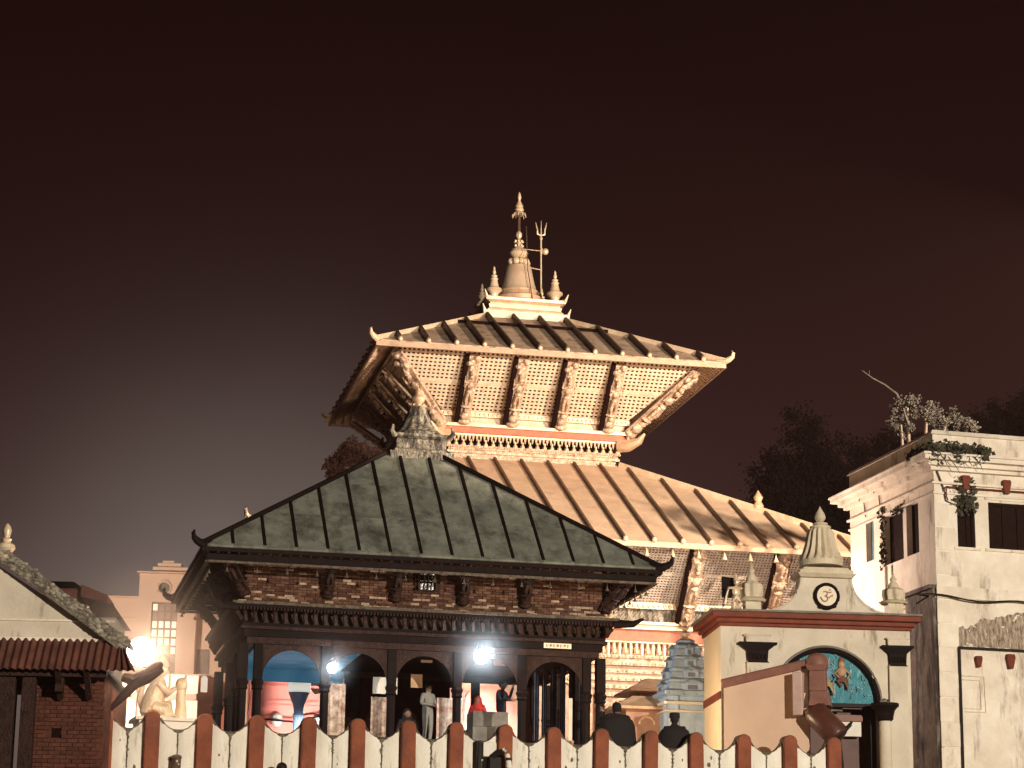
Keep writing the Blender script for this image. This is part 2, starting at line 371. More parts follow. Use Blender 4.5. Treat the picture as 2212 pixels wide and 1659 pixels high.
def rafters(t, a, bd, z0, slope, inset, m, n=40, w=.06, h=.08):
    """rafter tails under the eave overhang, joined into one piece per side"""
    for q in range(4):
        A, D = (a, bd) if q % 2 == 0 else (bd, a); bb = B()
        for k in range(n):
            x = -A + .15 + (2 * A - .3) * k / (n - 1)
            yi = min(inset, A - abs(x) + .02)
            bb.beam((x, -D + .04, z0 - .14), (x, -D + max(yi, .1), z0 - .14 + slope * max(yi, .1)), w, h)
        bb.rotz(q).obj('rafter_row', m, t, kind='stuff')
        bb = B(); zi = z0 - .085 + slope * inset
        bb.add([(-A + .03, -D + .03, z0 - .085), (A - .03, -D + .03, z0 - .085), (A - inset, -D + inset, zi), (-A + inset, -D + inset, zi)], [(0, 1, 2, 3), (3, 2, 1, 0)])
        bb.v += [(x, y, z + .012) for x, y, z in bb.v[:4]]; bb.f = [(0, 1, 2, 3), (7, 6, 5, 4), (0, 4, 5, 1), (2, 6, 7, 3), (1, 5, 6, 2), (3, 7, 4, 0)]
        bb.rotz(q).obj('soffit_board', m, t)

def lattice(t, ay, az, by, bz, xw_top, xw_bot, splits, pitch, bw, m, back, midband=True):
    """sloping lattice screens for the four sides. a = top outer edge, b = lower inner edge; splits = panel borders"""
    for q in range(4):
        top = Vector((0, ay, az)); bot = Vector((0, by, bz)); L = (top - bot).length; dv = (top - bot) / L
        nrm = Vector((0, -(dv.z), dv.y)) * 1.0
        if nrm.y > 0: nrm = -nrm
        def half(s): return xw_bot + (xw_top - xw_bot) * s / L
        def smin(x):
            return 0 if abs(x) <= xw_bot else (abs(x) - xw_bot) / (xw_top - xw_bot) * L
        ed = [-xw_top] + list(splits) + [xw_top]
        for x0, x1 in zip(ed, ed[1:]):
            bb = B(); x = x0 + pitch / 2
            P = lambda x, s, h=0: bot + dv * s + Vector((x, 0, 0)) + nrm * h
            while x < x1:
                s0 = smin(x)
                if s0 < L - .1: bb.beam(P(x, s0), P(x, L), bw, .03, nrm)
                x += pitch
            s = pitch / 2
            while s < L:
                hx = half(s); xa, xb = max(x0, -hx), min(x1, hx)
                if xb - xa > .05: bb.beam(P(xa, s, .006), P(xb, s, .006), bw, .03, nrm)
                s += pitch
            if midband:
                s = L * .5; hx = half(s); xa, xb = max(x0, -hx), min(x1, hx)
                if xb - xa > .05: bb.beam(P(xa, s, .012), P(xb, s, .012), bw * 1.7, .04, nrm)
            bb.rotz(q).obj('lattice_screen', m, t, kind='stuff')
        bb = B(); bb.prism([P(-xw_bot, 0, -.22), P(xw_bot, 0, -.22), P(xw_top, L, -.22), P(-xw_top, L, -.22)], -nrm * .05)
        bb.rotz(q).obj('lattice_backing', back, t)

def strut_mesh(name, L, w, m, seed=0, slim=1.0):
    """carved roof strut: plank with a standing many-armed figure in relief, foot at origin, running up +Z, face to -Y"""
    rnd = random.Random(seed); bb = B()
    bb.box(-w * .42, w * .42, .02, .10, 0, L)
    f = L
    z = .03 * f
    bb.ball((0, -.02, z + .05), w * .55, 1, .7, .5)                    # lotus foot
    bb.ball((-.02, -.03, f * .13), w * .42, 1, .8, 1)                  # small crouching figure
    bb.ball((0, -.05, f * .21), w * .26, 1, .9, 1)
    bb.ball((0, -.02, f * .27), w * .5, 1.1, .6, .3)                   # throne
    for sx in (-1, 1):                                                # legs
        bb.tube([(sx * w * .12, -.05, f * .29), (sx * w * .22, -.10, f * .38), (sx * w * .10, -.06, f * .48)], [w * .12, w * .16, w * .18], 6)
    bb.ball((0, -.07, f * .49), w * .32, 1, .7, .6)
    bb.ball((0, -.07, f * .58), w * .32, 1, .7, 1.0)                   # torso
    bb.ball((0, -.09, f * .70), w * .2, 1, 1, 1.1)                     # head
    bb.lathe([(w * .2, 0), (w * .22, .04), (w * .06, w * .5)], (0, -.08, f * .74), 8)   # crown
    for sx in (-1, 1):
        for k in range(3):
            a = .5 + k * .55
            bb.tube([(sx * w * .2, -.05, f * .62), (sx * w * .5, -.06, f * .62 - w * cos(a) * .5), (sx * w * .55, -.06, f * .64 + w * (k - 1) * .45)], [w * .08, w * .07, w * .05], 5)
    for k in range(7):                                                # leafy head of the strut
        bb.ball((rnd.uniform(-1, 1) * w * .32, -.04, f * (.80 + .028 * k)), w * rnd.uniform(.2, .34), 1, .6, .8, 6, 4)
    return bb.mesh(name, m, True)

def place_strut(me, t, foot, head, name='carved_strut', plank=None):
    """foot and head in the local frame of t"""
    f = Vector(foot); h = Vector(head); d = (h - f); L = d.length
    z = d.normalized(); out_ = Vector((d.x, d.y, 0))
    y = -(out_ - z * out_.dot(z)).normalized() if out_.length > 1e-3 else Vector((0, 1, 0))
    x = y.cross(z)
    o = bpy.data.objects.new(name, me); COL.objects.link(o); o.parent = t
    Mx = Matrix(((x.x, y.x, z.x, f.x), (x.y, y.y, z.y, f.y), (x.z, y.z, z.z, f.z), (0, 0, 0, 1)))
    o.matrix_local = Mx
    return o

def quarter(x, y, q):
    for _ in range(q): x, y = -y, x
    return x, y

# ================================================================== MAIN TEMPLE
TY = radians(11.6)
TF = Frame(.172, 80.81, 0, TY)
T = thing('pagoda_temple', 'tall two-tiered pagoda temple with gilded roofs and trident spire, lit warm', 'temple', TF)
DULL = mat('dull_copper_sheet', (.66, .49, .355), (.44, .31, .215), 1.6, .6, .1, .4, 5, stain=(.22, .14, .09), sscale=1.2, sth=(.5, .66))
roof(T, 5.8, 5.8, 20.28, 1.22, 1.22, 22.66, None, GOLDD, DULL, GOLDP, .915, ridge_w=.17, rib_w=.09, rib_h=.19, horn=.32)
rafters(T, 5.8, 5.8, 20.28, .52, .95, GOLD, 44, .09, .12)
SPL = [-2.45, -.82, .82, 2.45]
lattice(T, -5.05, 20.30, -3.1, 18.72, 5.05, 3.1, SPL, .152, .070, LATT, CAVE)
# patterned boards at the feet of the lattice
for q in range(4):
    bb = B(); bb.box(-3.2, 3.2, -3.22, -3.1, 18.56, 18.72); bb.ball((0, -3.2, 18.64), .01)
    for k in range(42): bb.ball((-3.1 + k * .151, -3.22, 18.64), .06, n=6, m=4)
    bb.rotz(q).obj('beaded_moulding', GOLDP, T, kind='stuff')
    bb = B(); bb.box(-3.05, 3.05, -3.06, -2.96, 18.3, 18.56)
    for k in range(60):
        x = -3.0 + k * .1; bb.beam((x, -3.075, 18.31), (x + .16, -3.075, 18.55), .035, .03, (0, -1, 0))
    bb.rotz(q).obj('slanted_grille', LATT, T, kind='stuff')
    bb = B(); bb.box(-3.3, 3.3, -3.32, -3.0, 18.20, 18.30); bb.rotz(q).obj('sill_board', GOLDP, T)
    bb = B(); bb.box(-3.12, 3.12, -3.14, -2.9, 18.02, 18.20); bb.rotz(q).obj('red_beam', REDB, T)
    bb = B()
    n = 48
    for k in range(n):
        x = -2.95 + 5.9 * k / (n - 1)
        bb.lathe([(.005, -.12), (.035, -.02), (.045, .05), (.04, .12)], (x, -2.98, 17.90), 5)
    bb.box(-3.02, 3.02, -3.03, -2.8, 17.96, 18.02); bb.rotz(q).obj('tooth_frieze', GOLDP, T, kind='stuff')
    bb = B(); n = 24
    for k in range(n):
        x = -2.88 + 5.76 * k / (n - 1)
        bb.ball((x, -2.9, 17.82), .05, n=6, m=4); bb.lathe([(.085, 0), (.07, .07), (.03, .14)], (x, -2.88, 17.64), 6)
    bb.rotz(q).obj('figure_frieze', GOLDP, T, kind='stuff')
    bb = B(); bb.box(-2.95, 2.95, -2.96, -2.7, 17.56, 17.64); bb.box(-2.88, 2.88, -2.89, -2.7, 17.46, 17.56); bb.box(-2.93, 2.93, -2.94, -2.7, 17.38, 17.46); bb.box(-2.8, 2.8, -2.84, -2.7, 17.22, 17.38); bb.box(-2.95, 2.95, -2.96, -2.7, 17.10, 17.22)
    for k in range(74):
        bb.ball((-2.9 + k * .0795, -2.96, 17.60), .034, n=5, m=3)
        bb.ball((-2.8 + k * .0767, -2.90, 17.51), .03, n=5, m=3)
    bb.rotz(q).obj('base_moulding', RELIEF, T, kind='stuff')
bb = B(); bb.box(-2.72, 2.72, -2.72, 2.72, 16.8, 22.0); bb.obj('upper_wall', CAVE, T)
st = strut_mesh('strut_upper', 2.62, .40, RELIEF, 3)
for q in range(4):
    for x in SPL:
        f = quarter(x, -3.28, q); h = quarter(x, -5.12, q)
        place_strut(st, T, (*f, 18.26), (*h, 20.18))
        f = quarter(x - .25, -3.2, q); h = quarter(x - .25, -5.05, q); bb = B(); bb.beam((*f, 18.30), (*h, 20.16), .13 if q % 2 == 0 else .16, .16 if q % 2 == 0 else .13); bb.obj('strut_shadow_strip', CAVE, T)  # near-black strip stands in for the strut's cast shadow
stc = strut_mesh('strut_corner', 3.25, .50, RELIEF, 5)
for q in range(4):
    f = quarter(3.15, -3.15, q); h = quarter(5.2, -5.2, q)
    place_strut(stc, T, (*f, 18.22), (*h, 20.18), 'corner_strut')
    # snarling corner beast at the neck corner
    bb = B(); d = Vector((1, -1, 0)).normalized(); c = Vector((2.95, -2.95, 17.95))
    bb.tube([c, c + d * .35 + Vector((0, 0, -.05)), c + d * .75 + Vector((0, 0, .05)), c + d * .95 + Vector((0, 0, .28))], [.26, .22, .13, .04])
    for k in range(6): bb.tube([c + d * .3 + Vector((0, 0, .1)), c + d * (.25 + .05 * k) + Vector((.2 * sin(k * 1.3), .2 * sin(k * 1.3), .42))], [.07, .015], 5)
    bb.rotz(q).obj('corner_beast', GOLD, T, True)
# bells hanging from the eaves
def eave_bells(t, a, bd, z, n, m, drop=.18, sz=1.0):
    for q in range(4):
        A, D = (a, bd) if q % 2 == 0 else (bd, a)
        for k in range(n):
            x = -A + .5 + (2 * A - 1.0) * k / (n - 1)
            bb = B(); px, py = quarter(x, -D + .1, q)
            bb.tube([(px, py, z), (px, py, z - drop)], .008 * sz, 4)
            bb.lathe([(.085 * sz, 0), (.06 * sz, .06 * sz), (.03 * sz, .14 * sz), (.012 * sz, .2 * sz)], (px, py, z - drop - .16 * sz), 8)
            bb.obj('eave_bell', m, t, True)
# ---- lower tier
LA, LZ = 9.9, 13.38
roof(T, LA, LA, LZ, 2.95, 2.95, 17.2, None, mat('brown_gilt_rib', (.15, .085, .052), (.09, .05, .03), 4, .6, .1), GOLDT, GOLDP, .9, ridge_w=.22, rib_w=.09, rib_h=.13, horn=.34, fascia=.12)
rafters(T, LA, LA, LZ, .545, .7, GOLD, 70)
SPL2 = [-6.6, -3.9, -1.3, 1.3, 3.9, 6.6]
LATT2 = mat('tarnished_grey_lattice', (.60, .51, .43), (.42, .34, .28), 4, .7, .05, .2, spec=.2)
lattice(T, -9.25, 13.45, -7.35, 11.90, 9.25, 7.35, SPL2, .105, .048, LATT2, CAVE)
for q in range(4):
    bb = B(); bb.box(-7.45, 7.45, -7.5, -7.3, 11.72, 11.9)
    for k in range(90): bb.ball((-7.4 + k * .166, -7.5, 11.8), .07, n=6, m=4)
    bb.rotz(q).obj('beaded_moulding', GOLDP, T, kind='stuff')
    bb = B(); bb.box(-7.25, 7.25, -7.28, -7.15, 11.3, 11.72)
    for k in range(140):
        x = -7.2 + k * .1; bb.beam((x, -7.3, 11.32), (x + .28, -7.3, 11.7), .035, .03, (0, -1, 0))
    bb.rotz(q).obj('slanted_grille', BRONZE, T, kind='stuff')
    bb = B(); bb.box(-7.5, 7.5, -7.55, -7.1, 11.22, 11.3); bb.box(-7.38, 7.38, -7.42, -7.1, 11.08, 11.14); bb.box(-7.3, 7.3, -7.34, -7.1, 11.14, 11.22); bb.rotz(q).obj('sill_board', GOLDP, T)
    bb = B(); bb.box(-7.25, 7.25, -7.28, -7.0, 10.72, 11.08); bb.rotz(q).obj('red_beam', REDB, T)
    bb = B(); n = 80
    for k in range(n):
        x = -7.1 + 14.2 * k / (n - 1)
        bb.lathe([(.045, 0), (.055, .16), (.07, .22), (.05, .3), (.07, .38)], (x, -7.1, 10.3), 6)
        if k % 2: bb.ball((x, -7.16, 10.4), .09, n=6, m=4)
    bb.box(-7.2, 7.2, -7.24, -6.9, 10.68, 10.72); bb.rotz(q).obj('figure_frieze', GOLDP, T, kind='stuff')
    bb = B(); bb.box(-7.15, 7.15, -7.2, -6.9, 10.2, 10.3); bb.box(-7.05, 7.05, -7.1, -6.9, 10.1, 10.2); bb.box(-7.1, 7.1, -7.15, -6.9, 9.98, 10.1)
    for k in range(120): bb.ball((-7.1 + k * .1193, -7.2, 10.25), .045, n=5, m=3)
    for k in range(120): bb.ball((-7.1 + k * .1193, -7.15, 10.03), .04, n=5, m=3)
    bb.rotz(q).obj('base_moulding', RELIEF, T, kind='stuff')
bb = B(); bb.box(-6.92, 6.92, -6.92, 6.92, GZ, 13.6); bb.obj('lower_wall', mat('silvered_wall', (.62, .46, .36), (.38, .26, .2), 3, .6, .1, .6, 9), T)
st2 = strut_mesh('strut_lower', 2.85, .46, RELIEF, 9)
for q in range(4):
    for x in SPL2:
        f = quarter(x, -7.55, q); h = quarter(x, -9.35, q)
        place_strut(st2, T, (*f, 11.2), (*h, 13.3))
        f = quarter(x - .27, -7.45, q); h = quarter(x - .27, -9.25, q); bb = B(); bb.beam((*f, 11.25), (*h, 13.28), .12, .12); bb.obj('strut_shadow_strip', CAVE, T)  # dark strip modelled as the shadow beside each lower strut
    f = quarter(7.5, -7.5, q); h = quarter(9.4, -9.4, q)
    place_strut(st2, T, (*f, 11.2), (*h, 13.3), 'corner_strut')
# door surrounds on the front wall, embossed arches
for cx_ in (-4.6, 2.0, 5.6):
    for k, (w_, h_) in enumerate(((1.55, 9.75), (1.3, 9.5), (1.05, 9.25), (.8, 9.0))):
        bb = B(); y = -6.98 - .06 * k
        for sg in (-1, 1): bb.box(cx_ + sg * w_ - .07, cx_ + sg * w_ + .07, y - .05, -6.9, GZ, h_)
        bb.box(cx_ - w_ - .07, cx_ + w_ + .07, y - .06, -6.9, h_, h_ + .12)
        for j in range(12): bb.ball((cx_ - w_ + 2 * w_ * j / 11, y - .07, h_ + .06), .05, n=5, m=3)
        bb.obj('door_surround', RELIEF, T)
    bb = B()
    for r in (.72, .56, .42):
        pts = [(cx_ + r * cos(a), -7.2, 8.2 + r * sin(a)) for a in [pi * i / 14 for i in range(15)]]
        bb.tube([(cx_ + r, -7.2, GZ + .1)] + pts + [(cx_ - r, -7.2, GZ + .1)], .045, 6)
    for j in range(9):
        a = pi * (j + .5) / 9; bb.ball((cx_ + .64 * cos(a), -7.24, 8.2 + .64 * sin(a)), .06, n=6, m=4)
    bb.obj('arched_door_frame', RELIEF, T, True)
    bb = B(); bb.box(cx_ - .4, cx_ + .4, -7.0, -6.93, GZ, 8.3); bb.obj('door', GOLD, T)
for cx_ in (3.35, 3.8, .3):
    bb = B()
    for k in range(8): a = k * pi / 4; bb.ball((cx_ + .11 * cos(a), -6.96, 9.5 + .11 * sin(a)), .06, n=6, m=4)
    bb.ball((cx_, -6.98, 9.5), .07); bb.obj('rosette', GOLDP, T, True)
# lower roof hip finial
bb = B(); bb.lathe([(.14, 0), (.18, .1), (.1, .25), (.16, .38), (.05, .55), (.01, .62)], (6.6, -6.6, 15.25), 10); bb.obj('hip_finial', GOLD, T, True)
# ---- spire
bb = B(); bb.steps((0, 0), [(1.5, 22.52), (1.52, 22.78)]); bb.steps((0, 0), [(1.28, 22.78), (1.34, 22.86), (1.26, 22.95), (1.30, 23.06)])
bb.steps((0, 0), [(1.24, 23.06), (1.24, 23.14), (1.4, 23.2), (1.42, 23.3)]); bb.steps((0, 0), [(1.0, 23.3), (1.0, 23.38)])
for sx in (-1, 1):
    for sy in (-1, 1):
        for r_, z_ in ((1.42, 23.28), (1.5, 22.74)):
            bb.tube([(sx * (r_ - .2), sy * (r_ - .2), z_), (sx * (r_ - .03), sy * (r_ - .03), z_ + .02), (sx * (r_ + .05), sy * (r_ + .05), z_ + .24)], [.09, .07, .015], 6)
bb.obj('spire_plinth', GOLDP, T, bevel=.015)
bb = B(); bb.lathe([(.98, 0), (1.0, .1), (.86, .16), (.9, .3), (.78, .36), (.74, .5), (.76, .54)], (0, 0, 23.34), 28); bb.obj('bell_base', GOLD, T, True)
bb = B(); bb.lathe([(.74, 0), (.68, .06), (.59, .3), (.52, .6), (.47, .85), (.44, .98), (.36, 1.02)], (0, 0, 23.86), 28); bb.obj('spire_bell', GOLDT, T, True)
bb = B()
for k in range(9): a = 2 * pi * k / 9; bb.ball((.30 * cos(a), .30 * sin(a), 25.0), .13, n=8, m=6)
bb.lathe([(.2, 0), (.26, .1), (.2, .2)], (0, 0, 24.92), 14); bb.obj('lotus_ring', GOLDP, T, True)
bb = B(); bb.lathe([(.14, 0), (.28, .09), (.34, .2), (.29, .32), (.15, .40), (.12, .44)], (0, 0, 25.14), 16)
for z_ in (25.62, 25.78):
    for k in range(7): a = 2 * pi * k / 7; bb.ball((.14 * cos(a), .14 * sin(a), z_), .05, n=6, m=4)
bb.lathe([(.08, 0), (.1, .1), (.07, .3)], (0, 0, 25.56), 10); bb.ball((0, 0, 26.02), .12, sz=1.25, n=12, m=8); bb.obj('spire_vase', GOLDP, T, True)
bb = B(); bb.tube([(0, 0, 26.1), (0, 0, 26.9)], [.06, .045], 8); bb.obj('spire_rod', GOLDD, T, True)
bb = B(); bb.lathe([(.24, 0), (.21, .05), (.12, .14), (.17, .17), (.12, .28), (.15, .3), (.05, .5), (.045, .55), (.07, .62), (.055, .74), (.01, .84)], (0, 0, 26.78), 14)
for k in range(10): a = 2 * pi * k / 10; bb.tube([(.22 * cos(a), .22 * sin(a), 26.8), (.25 * cos(a), .25 * sin(a), 26.68)], [.03, .008], 5)
bb.obj('spire_parasol', GOLDP, T, True)
def pinnacle(t, x, y, z, s=1., m=GOLDP, name='corner_pinnacle'):
    bb = B(); bb.lathe([(.12, 0), (.15, .12), (.18, .2), (.29, .3), (.28, .36), (.18, .42), (.12, .68), (.15, .73), (.09, .78), (.12, .84), (.05, .9), (.07, .98), (.04, 1.06), (.045, 1.12), (.005, 1.2)], (0, 0, 0), 12)
    bb.v = [(x + a * s, y + b_ * s, z + c * s) for a, b_, c in bb.v]
    return bb.obj(name, m, t, True)
for sx in (-1, 1):
    for sy in (-1, 1): pinnacle(T, sx * 1.08, sy * 1.08, 23.3, .98)
bb = B(); bb.tube([(.83, 0, 23.3), (.80, 0, 26.0)], .03, 8)
bb.tube([(.80, 0, 26.0), (.8, 0, 26.62)], [.03, .008], 6)
for sg in (-1, 1): bb.tube([(.80, 0, 26.06), (.80 + sg * .12, 0, 26.12), (.80 + sg * .15, 0, 26.32), (.80 + sg * .20, 0, 26.56)], [.03, .04, .03, .006], 6)
bb.ball((.8, 0, 25.96), .06)
bb.obj('trident', GOLDP, T, True)
bb = B(); bb.tube([(.2, 0, 25.52), (.8, 0, 25.5)], .014, 5); bb.tube([(.36, 0, 24.86), (.82, 0, 24.8)], .018, 5); bb.obj('trident_stay', GOLDP, T)
bb = B(); bb.ball((.95, -.05, 25.47), .12, n=10, m=8); bb.lathe([(.04, -.1), (.08, 0), (.04, .1)], (.82, 0, 25.5), 8); bb.obj('drum_of_trident', GOLDP, T, True)
bb = B(); bb.tube([(.16, -.5, 26.2), (.2, -.62, 24.6), (.34, -.9, 23.35)], .017, 5); bb.obj('lightning_cable', GOLDD, T)
eave_bells(T, LA, LA, LZ - .1, 24, GOLDP, .16, 1.1)

TRIM = mat('highlit_grey_brown_trim', (.17, .135, .10), (.06, .042, .03), 9, .8, 0, .4, spec=.2)  # lighter tone puts the eave and cornice highlights into the colour
# ================================================================== DARK HALL
HY = radians(12.6)
HF = Frame(-2.754, 63.494, 0, HY)
H = thing('open_hall', 'dark open pavilion with weathered grey ribbed roof, brick band and wooden arcade', 'pavilion', HF)
HA, HB, HZ = 5.86, 4.32, 10.62
roof(H, HA, HB, HZ, .78, .78, 13.95, None, DARKR, DROOF, DARK, .785, rows=3, knob=False, fascia=.10, horn=.30, ridge_w=.12, rib_w=.085, rib_h=.07)
rafters(H, HA, HB, HZ, .6, .9, WOOD, 46)
for q in range(4):
    A, D = (HA, HB) if q % 2 == 0 else (HB, HA)
    bb = B(); bb.box(-A + .12, A - .12, -D + .14, -D + .22, HZ - .33, HZ - .18); bb.rotz(q).obj('eave_beam', DARK, H)
    bb = B(); bb.box(-A + .16, A - .16, -D + .10, -D + .20, HZ - .40, HZ - .345); bb.rotz(q).obj('eave_board', TRIM, H)
eave_bells(H, HA - .15, HB - .15, HZ - .38, 15, mat('tarnished_bell_bronze', (.22, .18, .12), (.08, .06, .04), 6, .5, .3), .12, .6)
# walls of the attic: core plus bricks
BX, BY_, BZ0, BZ1 = 4.55, 3.05, 9.62, 10.75
bb = B(); bb.box(-BX + .06, BX - .06, -BY_ + .06, BY_ - .06, 8.7, 11.2); bb.obj('mortar_core', MORT, H)
brs = []
for m_ in BRICKM:
    q_ = B(); q_.box(-.106, .106, -.05, .05, -.029, .029); brs.append(q_.mesh('brick', m_))
cnt = 0; rest = [B(), B(), B()]
rows_ = [(z, 0) for z in [BZ0 + .033 + .066 * i for i in range(17)]]
rows_ = [(9.46 + .068 * i, .16 - .05 * i) for i in range(3)] + rows_
for ri, (z, pr) in enumerate(rows_):
    x = -BX - pr + (.11 if ri % 2 else .0)
    while x < BX + pr:
        g = random.random(); mi = 2 if g < .045 + (.16 if z < 9.75 else 0) else (1 if g < .5 else 0)
        jx = random.uniform(-.006, .006); jy = random.uniform(-.012, .014)
        if not (abs(x) < .28 and 9.95 < z < 10.45 and ri > 3):
            if cnt < 295 and z < 10.35:
                o = inst(brs[mi], 'brick', H, (x + jx, -BY_ - pr + .03 + jy, z), (0, 0, random.uniform(-.02, .02))); cnt += 1
            else:
                rest[mi].box(x - .106, x + .106, -BY_ - pr - .02 + jy, -BY_ - pr + .08, z - .029, z + .029)
        x += .226
    y = -BY_ + .1
    while y < BY_:
        g = random.random(); mi = 2 if g < .08 else (1 if g < .5 else 0)
        for sg in (-1, 1):
            xx = sg * (BX + pr - .03); rest[mi].box(min(xx, xx + sg * .05) - .02, max(xx, xx + sg * .05) + .02, y - .106, y + .106, z - .029, z + .029)
        y += .226
for i, r_ in enumerate(rest): r_.obj('brick_courses', BRICKM[i], H, kind='stuff')
# little attic window
bb = B()
for k, (w_, d_) in enumerate(((.30, .05), (.23, .09))):
    for sg in (-1, 1): bb.box(sg * w_ - .03, sg * w_ + .03, -BY_ - d_, -BY_ + .06, 10.2 - w_ * .95, 10.2 + w_ * .95)
    bb.box(-w_ - .03, w_ + .03, -BY_ - d_ - .002, -BY_ + .06, 10.2 - w_ * .95 - .04, 10.2 - w_ * .95); bb.box(-w_ - .03, w_ + .03, -BY_ - d_ - .002, -BY_ + .06, 10.2 + w_ * .95, 10.2 + w_ * .95 + .04)
wn = bb.obj('window', WOOD, H)
bb = B(); bb.box(-.2, .2, -BY_ + .02, -BY_ + .07, 10.0, 10.4); bb.obj('pane', GLASS, wn)
bb = B()
for k in range(3): bb.tube([(-.1 + .1 * k, -BY_ - .03, 9.99), (-.06 + .1 * k, -BY_ - .05, 10.2), (-.1 + .1 * k, -BY_ - .03, 10.41)], .014, 5)
bb.obj('window_bars', BRONZE, wn)
sh = strut_mesh('strut_hall', 1.35, .30, WOOD, 12)
for q in (0, 2):
    for x in (-2.55, -.82, .92, 2.55):
        f = quarter(x, -BY_ - .08, q); h = quarter(x, -BY_ - .75, q)
        place_strut(sh, H, (*f, 9.62), (*h, 10.72))
for q in (1, 3):
    for x in (-1.3, 1.3):
        f = quarter(x, -BX - .08, q); h = quarter(x, -BX - .75, q); place_strut(sh, H, (*f, 9.62), (*h, 10.72))
for sx in (-1, 1):
    for sy in (-1, 1):
        place_strut(strut_mesh('strut_hall_corner', 1.75, .34, WOOD, 14) if (sx, sy) == (-1, -1) else bpy.data.meshes['strut_hall_corner'], H, (sx * (BX + .08), sy * (BY_ + .08), 9.6), (sx * (BX + .85), sy * (BY_ + .85), 10.72), 'corner_strut')
# cornice with dentils, beams
def ring(bb, hx, hy, z0, z1, th=.25):
    bb.box(-hx, hx, -hy, -hy + th, z0, z1); bb.box(-hx, hx, hy - th, hy, z0, z1)
    bb.box(-hx, -hx + th, -hy + th, hy - th, z0, z1); bb.box(hx - th, hx, -hy + th, hy - th, z0, z1)
bb = B(); ring(bb, BX + .42, BY_ + .42, 9.36, 9.43, .5); bb.obj('cornice_slab', TRIM, H)
bb = B(); ring(bb, BX + .34, BY_ + .34, 9.29, 9.36, .4); ring(bb, BX + .12, BY_ + .12, 8.86, 8.94, .3); bb.obj('cornice_board', DARK, H)
for q in range(4):
    A, D = (BX, BY_) if q % 2 == 0 else (BY_, BX); bb = B(); n = int(2 * A / .235)
    for k in range(n):
        x = -A - .1 + (2 * A + .2) * k / (n - 1)
        bb.beam((x, -D - .28, 9.2), (x + .05, -D - .14, 8.98), .085, .1, (0, -1, .3)); bb.ball((x, -D - .29, 9.16), .05, n=6, m=4)
    n2 = n * 3
    for k in range(n2):
        x = -A - .2 + (2 * A + .4) * k / (n2 - 1); bb.box(x - .022, x + .022, -D - .33, -D - .2, 9.23, 9.29)
    bb.rotz(q).obj('dentil_frieze', WOOD, H, kind='stuff')
bb = B(); ring(bb, BX + .16, BY_ + .16, 8.78, 8.855, .3); bb.obj('upper_beam', WOOD, H)
bb = B(); ring(bb, BX + .06, BY_ + .06, 8.60, 8.775, .3); bb.obj('lintel_beam', DARK, H)
bb = B(); ring(bb, BX - .02, BY_ - .02, 8.44, 8.6, .2); bb.obj('lintel_beam', WOOD, H)
bb = B(); bb.box(-BX, BX, -BY_ + .1, BY_ - .1, 8.62, 8.7); bb.obj('ceiling', DARK, H)
for sx in (-1, 1):
    bb = B()
    P = [(sx * (BX + .3), -BY_ - .3, 9.3), (sx * (BX + .75), -BY_ - .5, 9.28), (sx * (BX + 1.0), -BY_ - .6, 9.42)]
    bb.tube(P, [.12, .09, .03]).obj('cornice_beast', DARK, H, True)
# columns
CXS = [-4.22, -2.53, -.84, .85, 2.54, 4.23]
def column(x, y, h=.11):
    bb = B(); bb.box(x - h, x + h, y - h, y + h, 7.55, 8.44)
    bb.lathe([(h * 1.0, 0), (h * 1.35, .04), (h * 1.15, .1), (h * 1.5, .2), (h * 1.1, .28), (h, .34)], (x, y, 7.28), 8, rot=pi / 8)
    bb.lathe([(h * 1.6, 0), (h * 1.6, .3), (h * 1.05, .4), (h, 2.0), (h * 1.02, 2.98)], (x, y, GZ), 8, rot=pi / 8)
    return bb.obj('column', DARK, H, bevel=.01)
for x in CXS:
    column(x, -BY_ + .15)
    if x not in (-2.53, .85): column(x, BY_ - .15)
for x in (-4.6, 4.6): column(x, -BY_ + .15, .12); column(x, BY_ - .15, .12)
for y in (-1.0, 1.0):
    column(-4.5, y); column(4.5, y)
# arch boards
def arch_board(x0, x1, y, zt=8.44, zs=7.42, th=.06):
    c = (x0 + x1) / 2; r = (x1 - x0) / 2 - .02; zc = zt - .13 - r; n = 18; bb = B()
    ap = [(c + r * cos(pi - pi * i / n), zc + r * sin(pi * i / n)) for i in range(n + 1)]
    for (xa, za), (xb, zb) in zip(ap, ap[1:]):
        bb.add([(xa, y, za), (xb, y, zb), (xb, y, zt), (xa, y, zt), (xa, y + th, za), (xb, y + th, zb), (xb, y + th, zt), (xa, y + th, zt)],
               [(0, 1, 2, 3), (7, 6, 5, 4), (0, 4, 5, 1)])
    return bb.obj('arch_board', WOOD, H)
for x0, x1 in zip(CXS, CXS[1:]):
    arch_board(x0 + .1, x1 - .1, -BY_ + .12)
for xa, xb in ((-1.15, 2.12), (3.98, 4.2)):
    bb = B(); bb.box(xa, xb, BY_ - .22, BY_ - .17, GZ, 8.6); bb.obj('added_dark_screen', CAVE, H)  # near-black sheet added so these arches stay dark inside
BCEIL = mat('blue_ceiling_boards', (.12, .40, .62), (.08, .30, .50), 1.5, .6)
for k in range(16):
    bb = B(); bb.box(-4.12, -1.3, -BY_ + .22 + k * .355, -BY_ + .22 + k * .355 + .34, 8.585 - .004 * (k % 2), 8.615); bb.obj('ceiling_board', BCEIL, H)
bb = B(); bb.box(-4.1, -1.2, BY_ - .36, BY_ - .34, 8.22, 8.575); bb.obj('blue_pelmet', BCEIL, H)
bb = B(); bb.box(2.05 + 1.0, 2.05 + 1.72, -BY_ - .09, -BY_ - .065, 8.63, 8.76)
pl = bb.obj('name_plate', YSIGN, H)
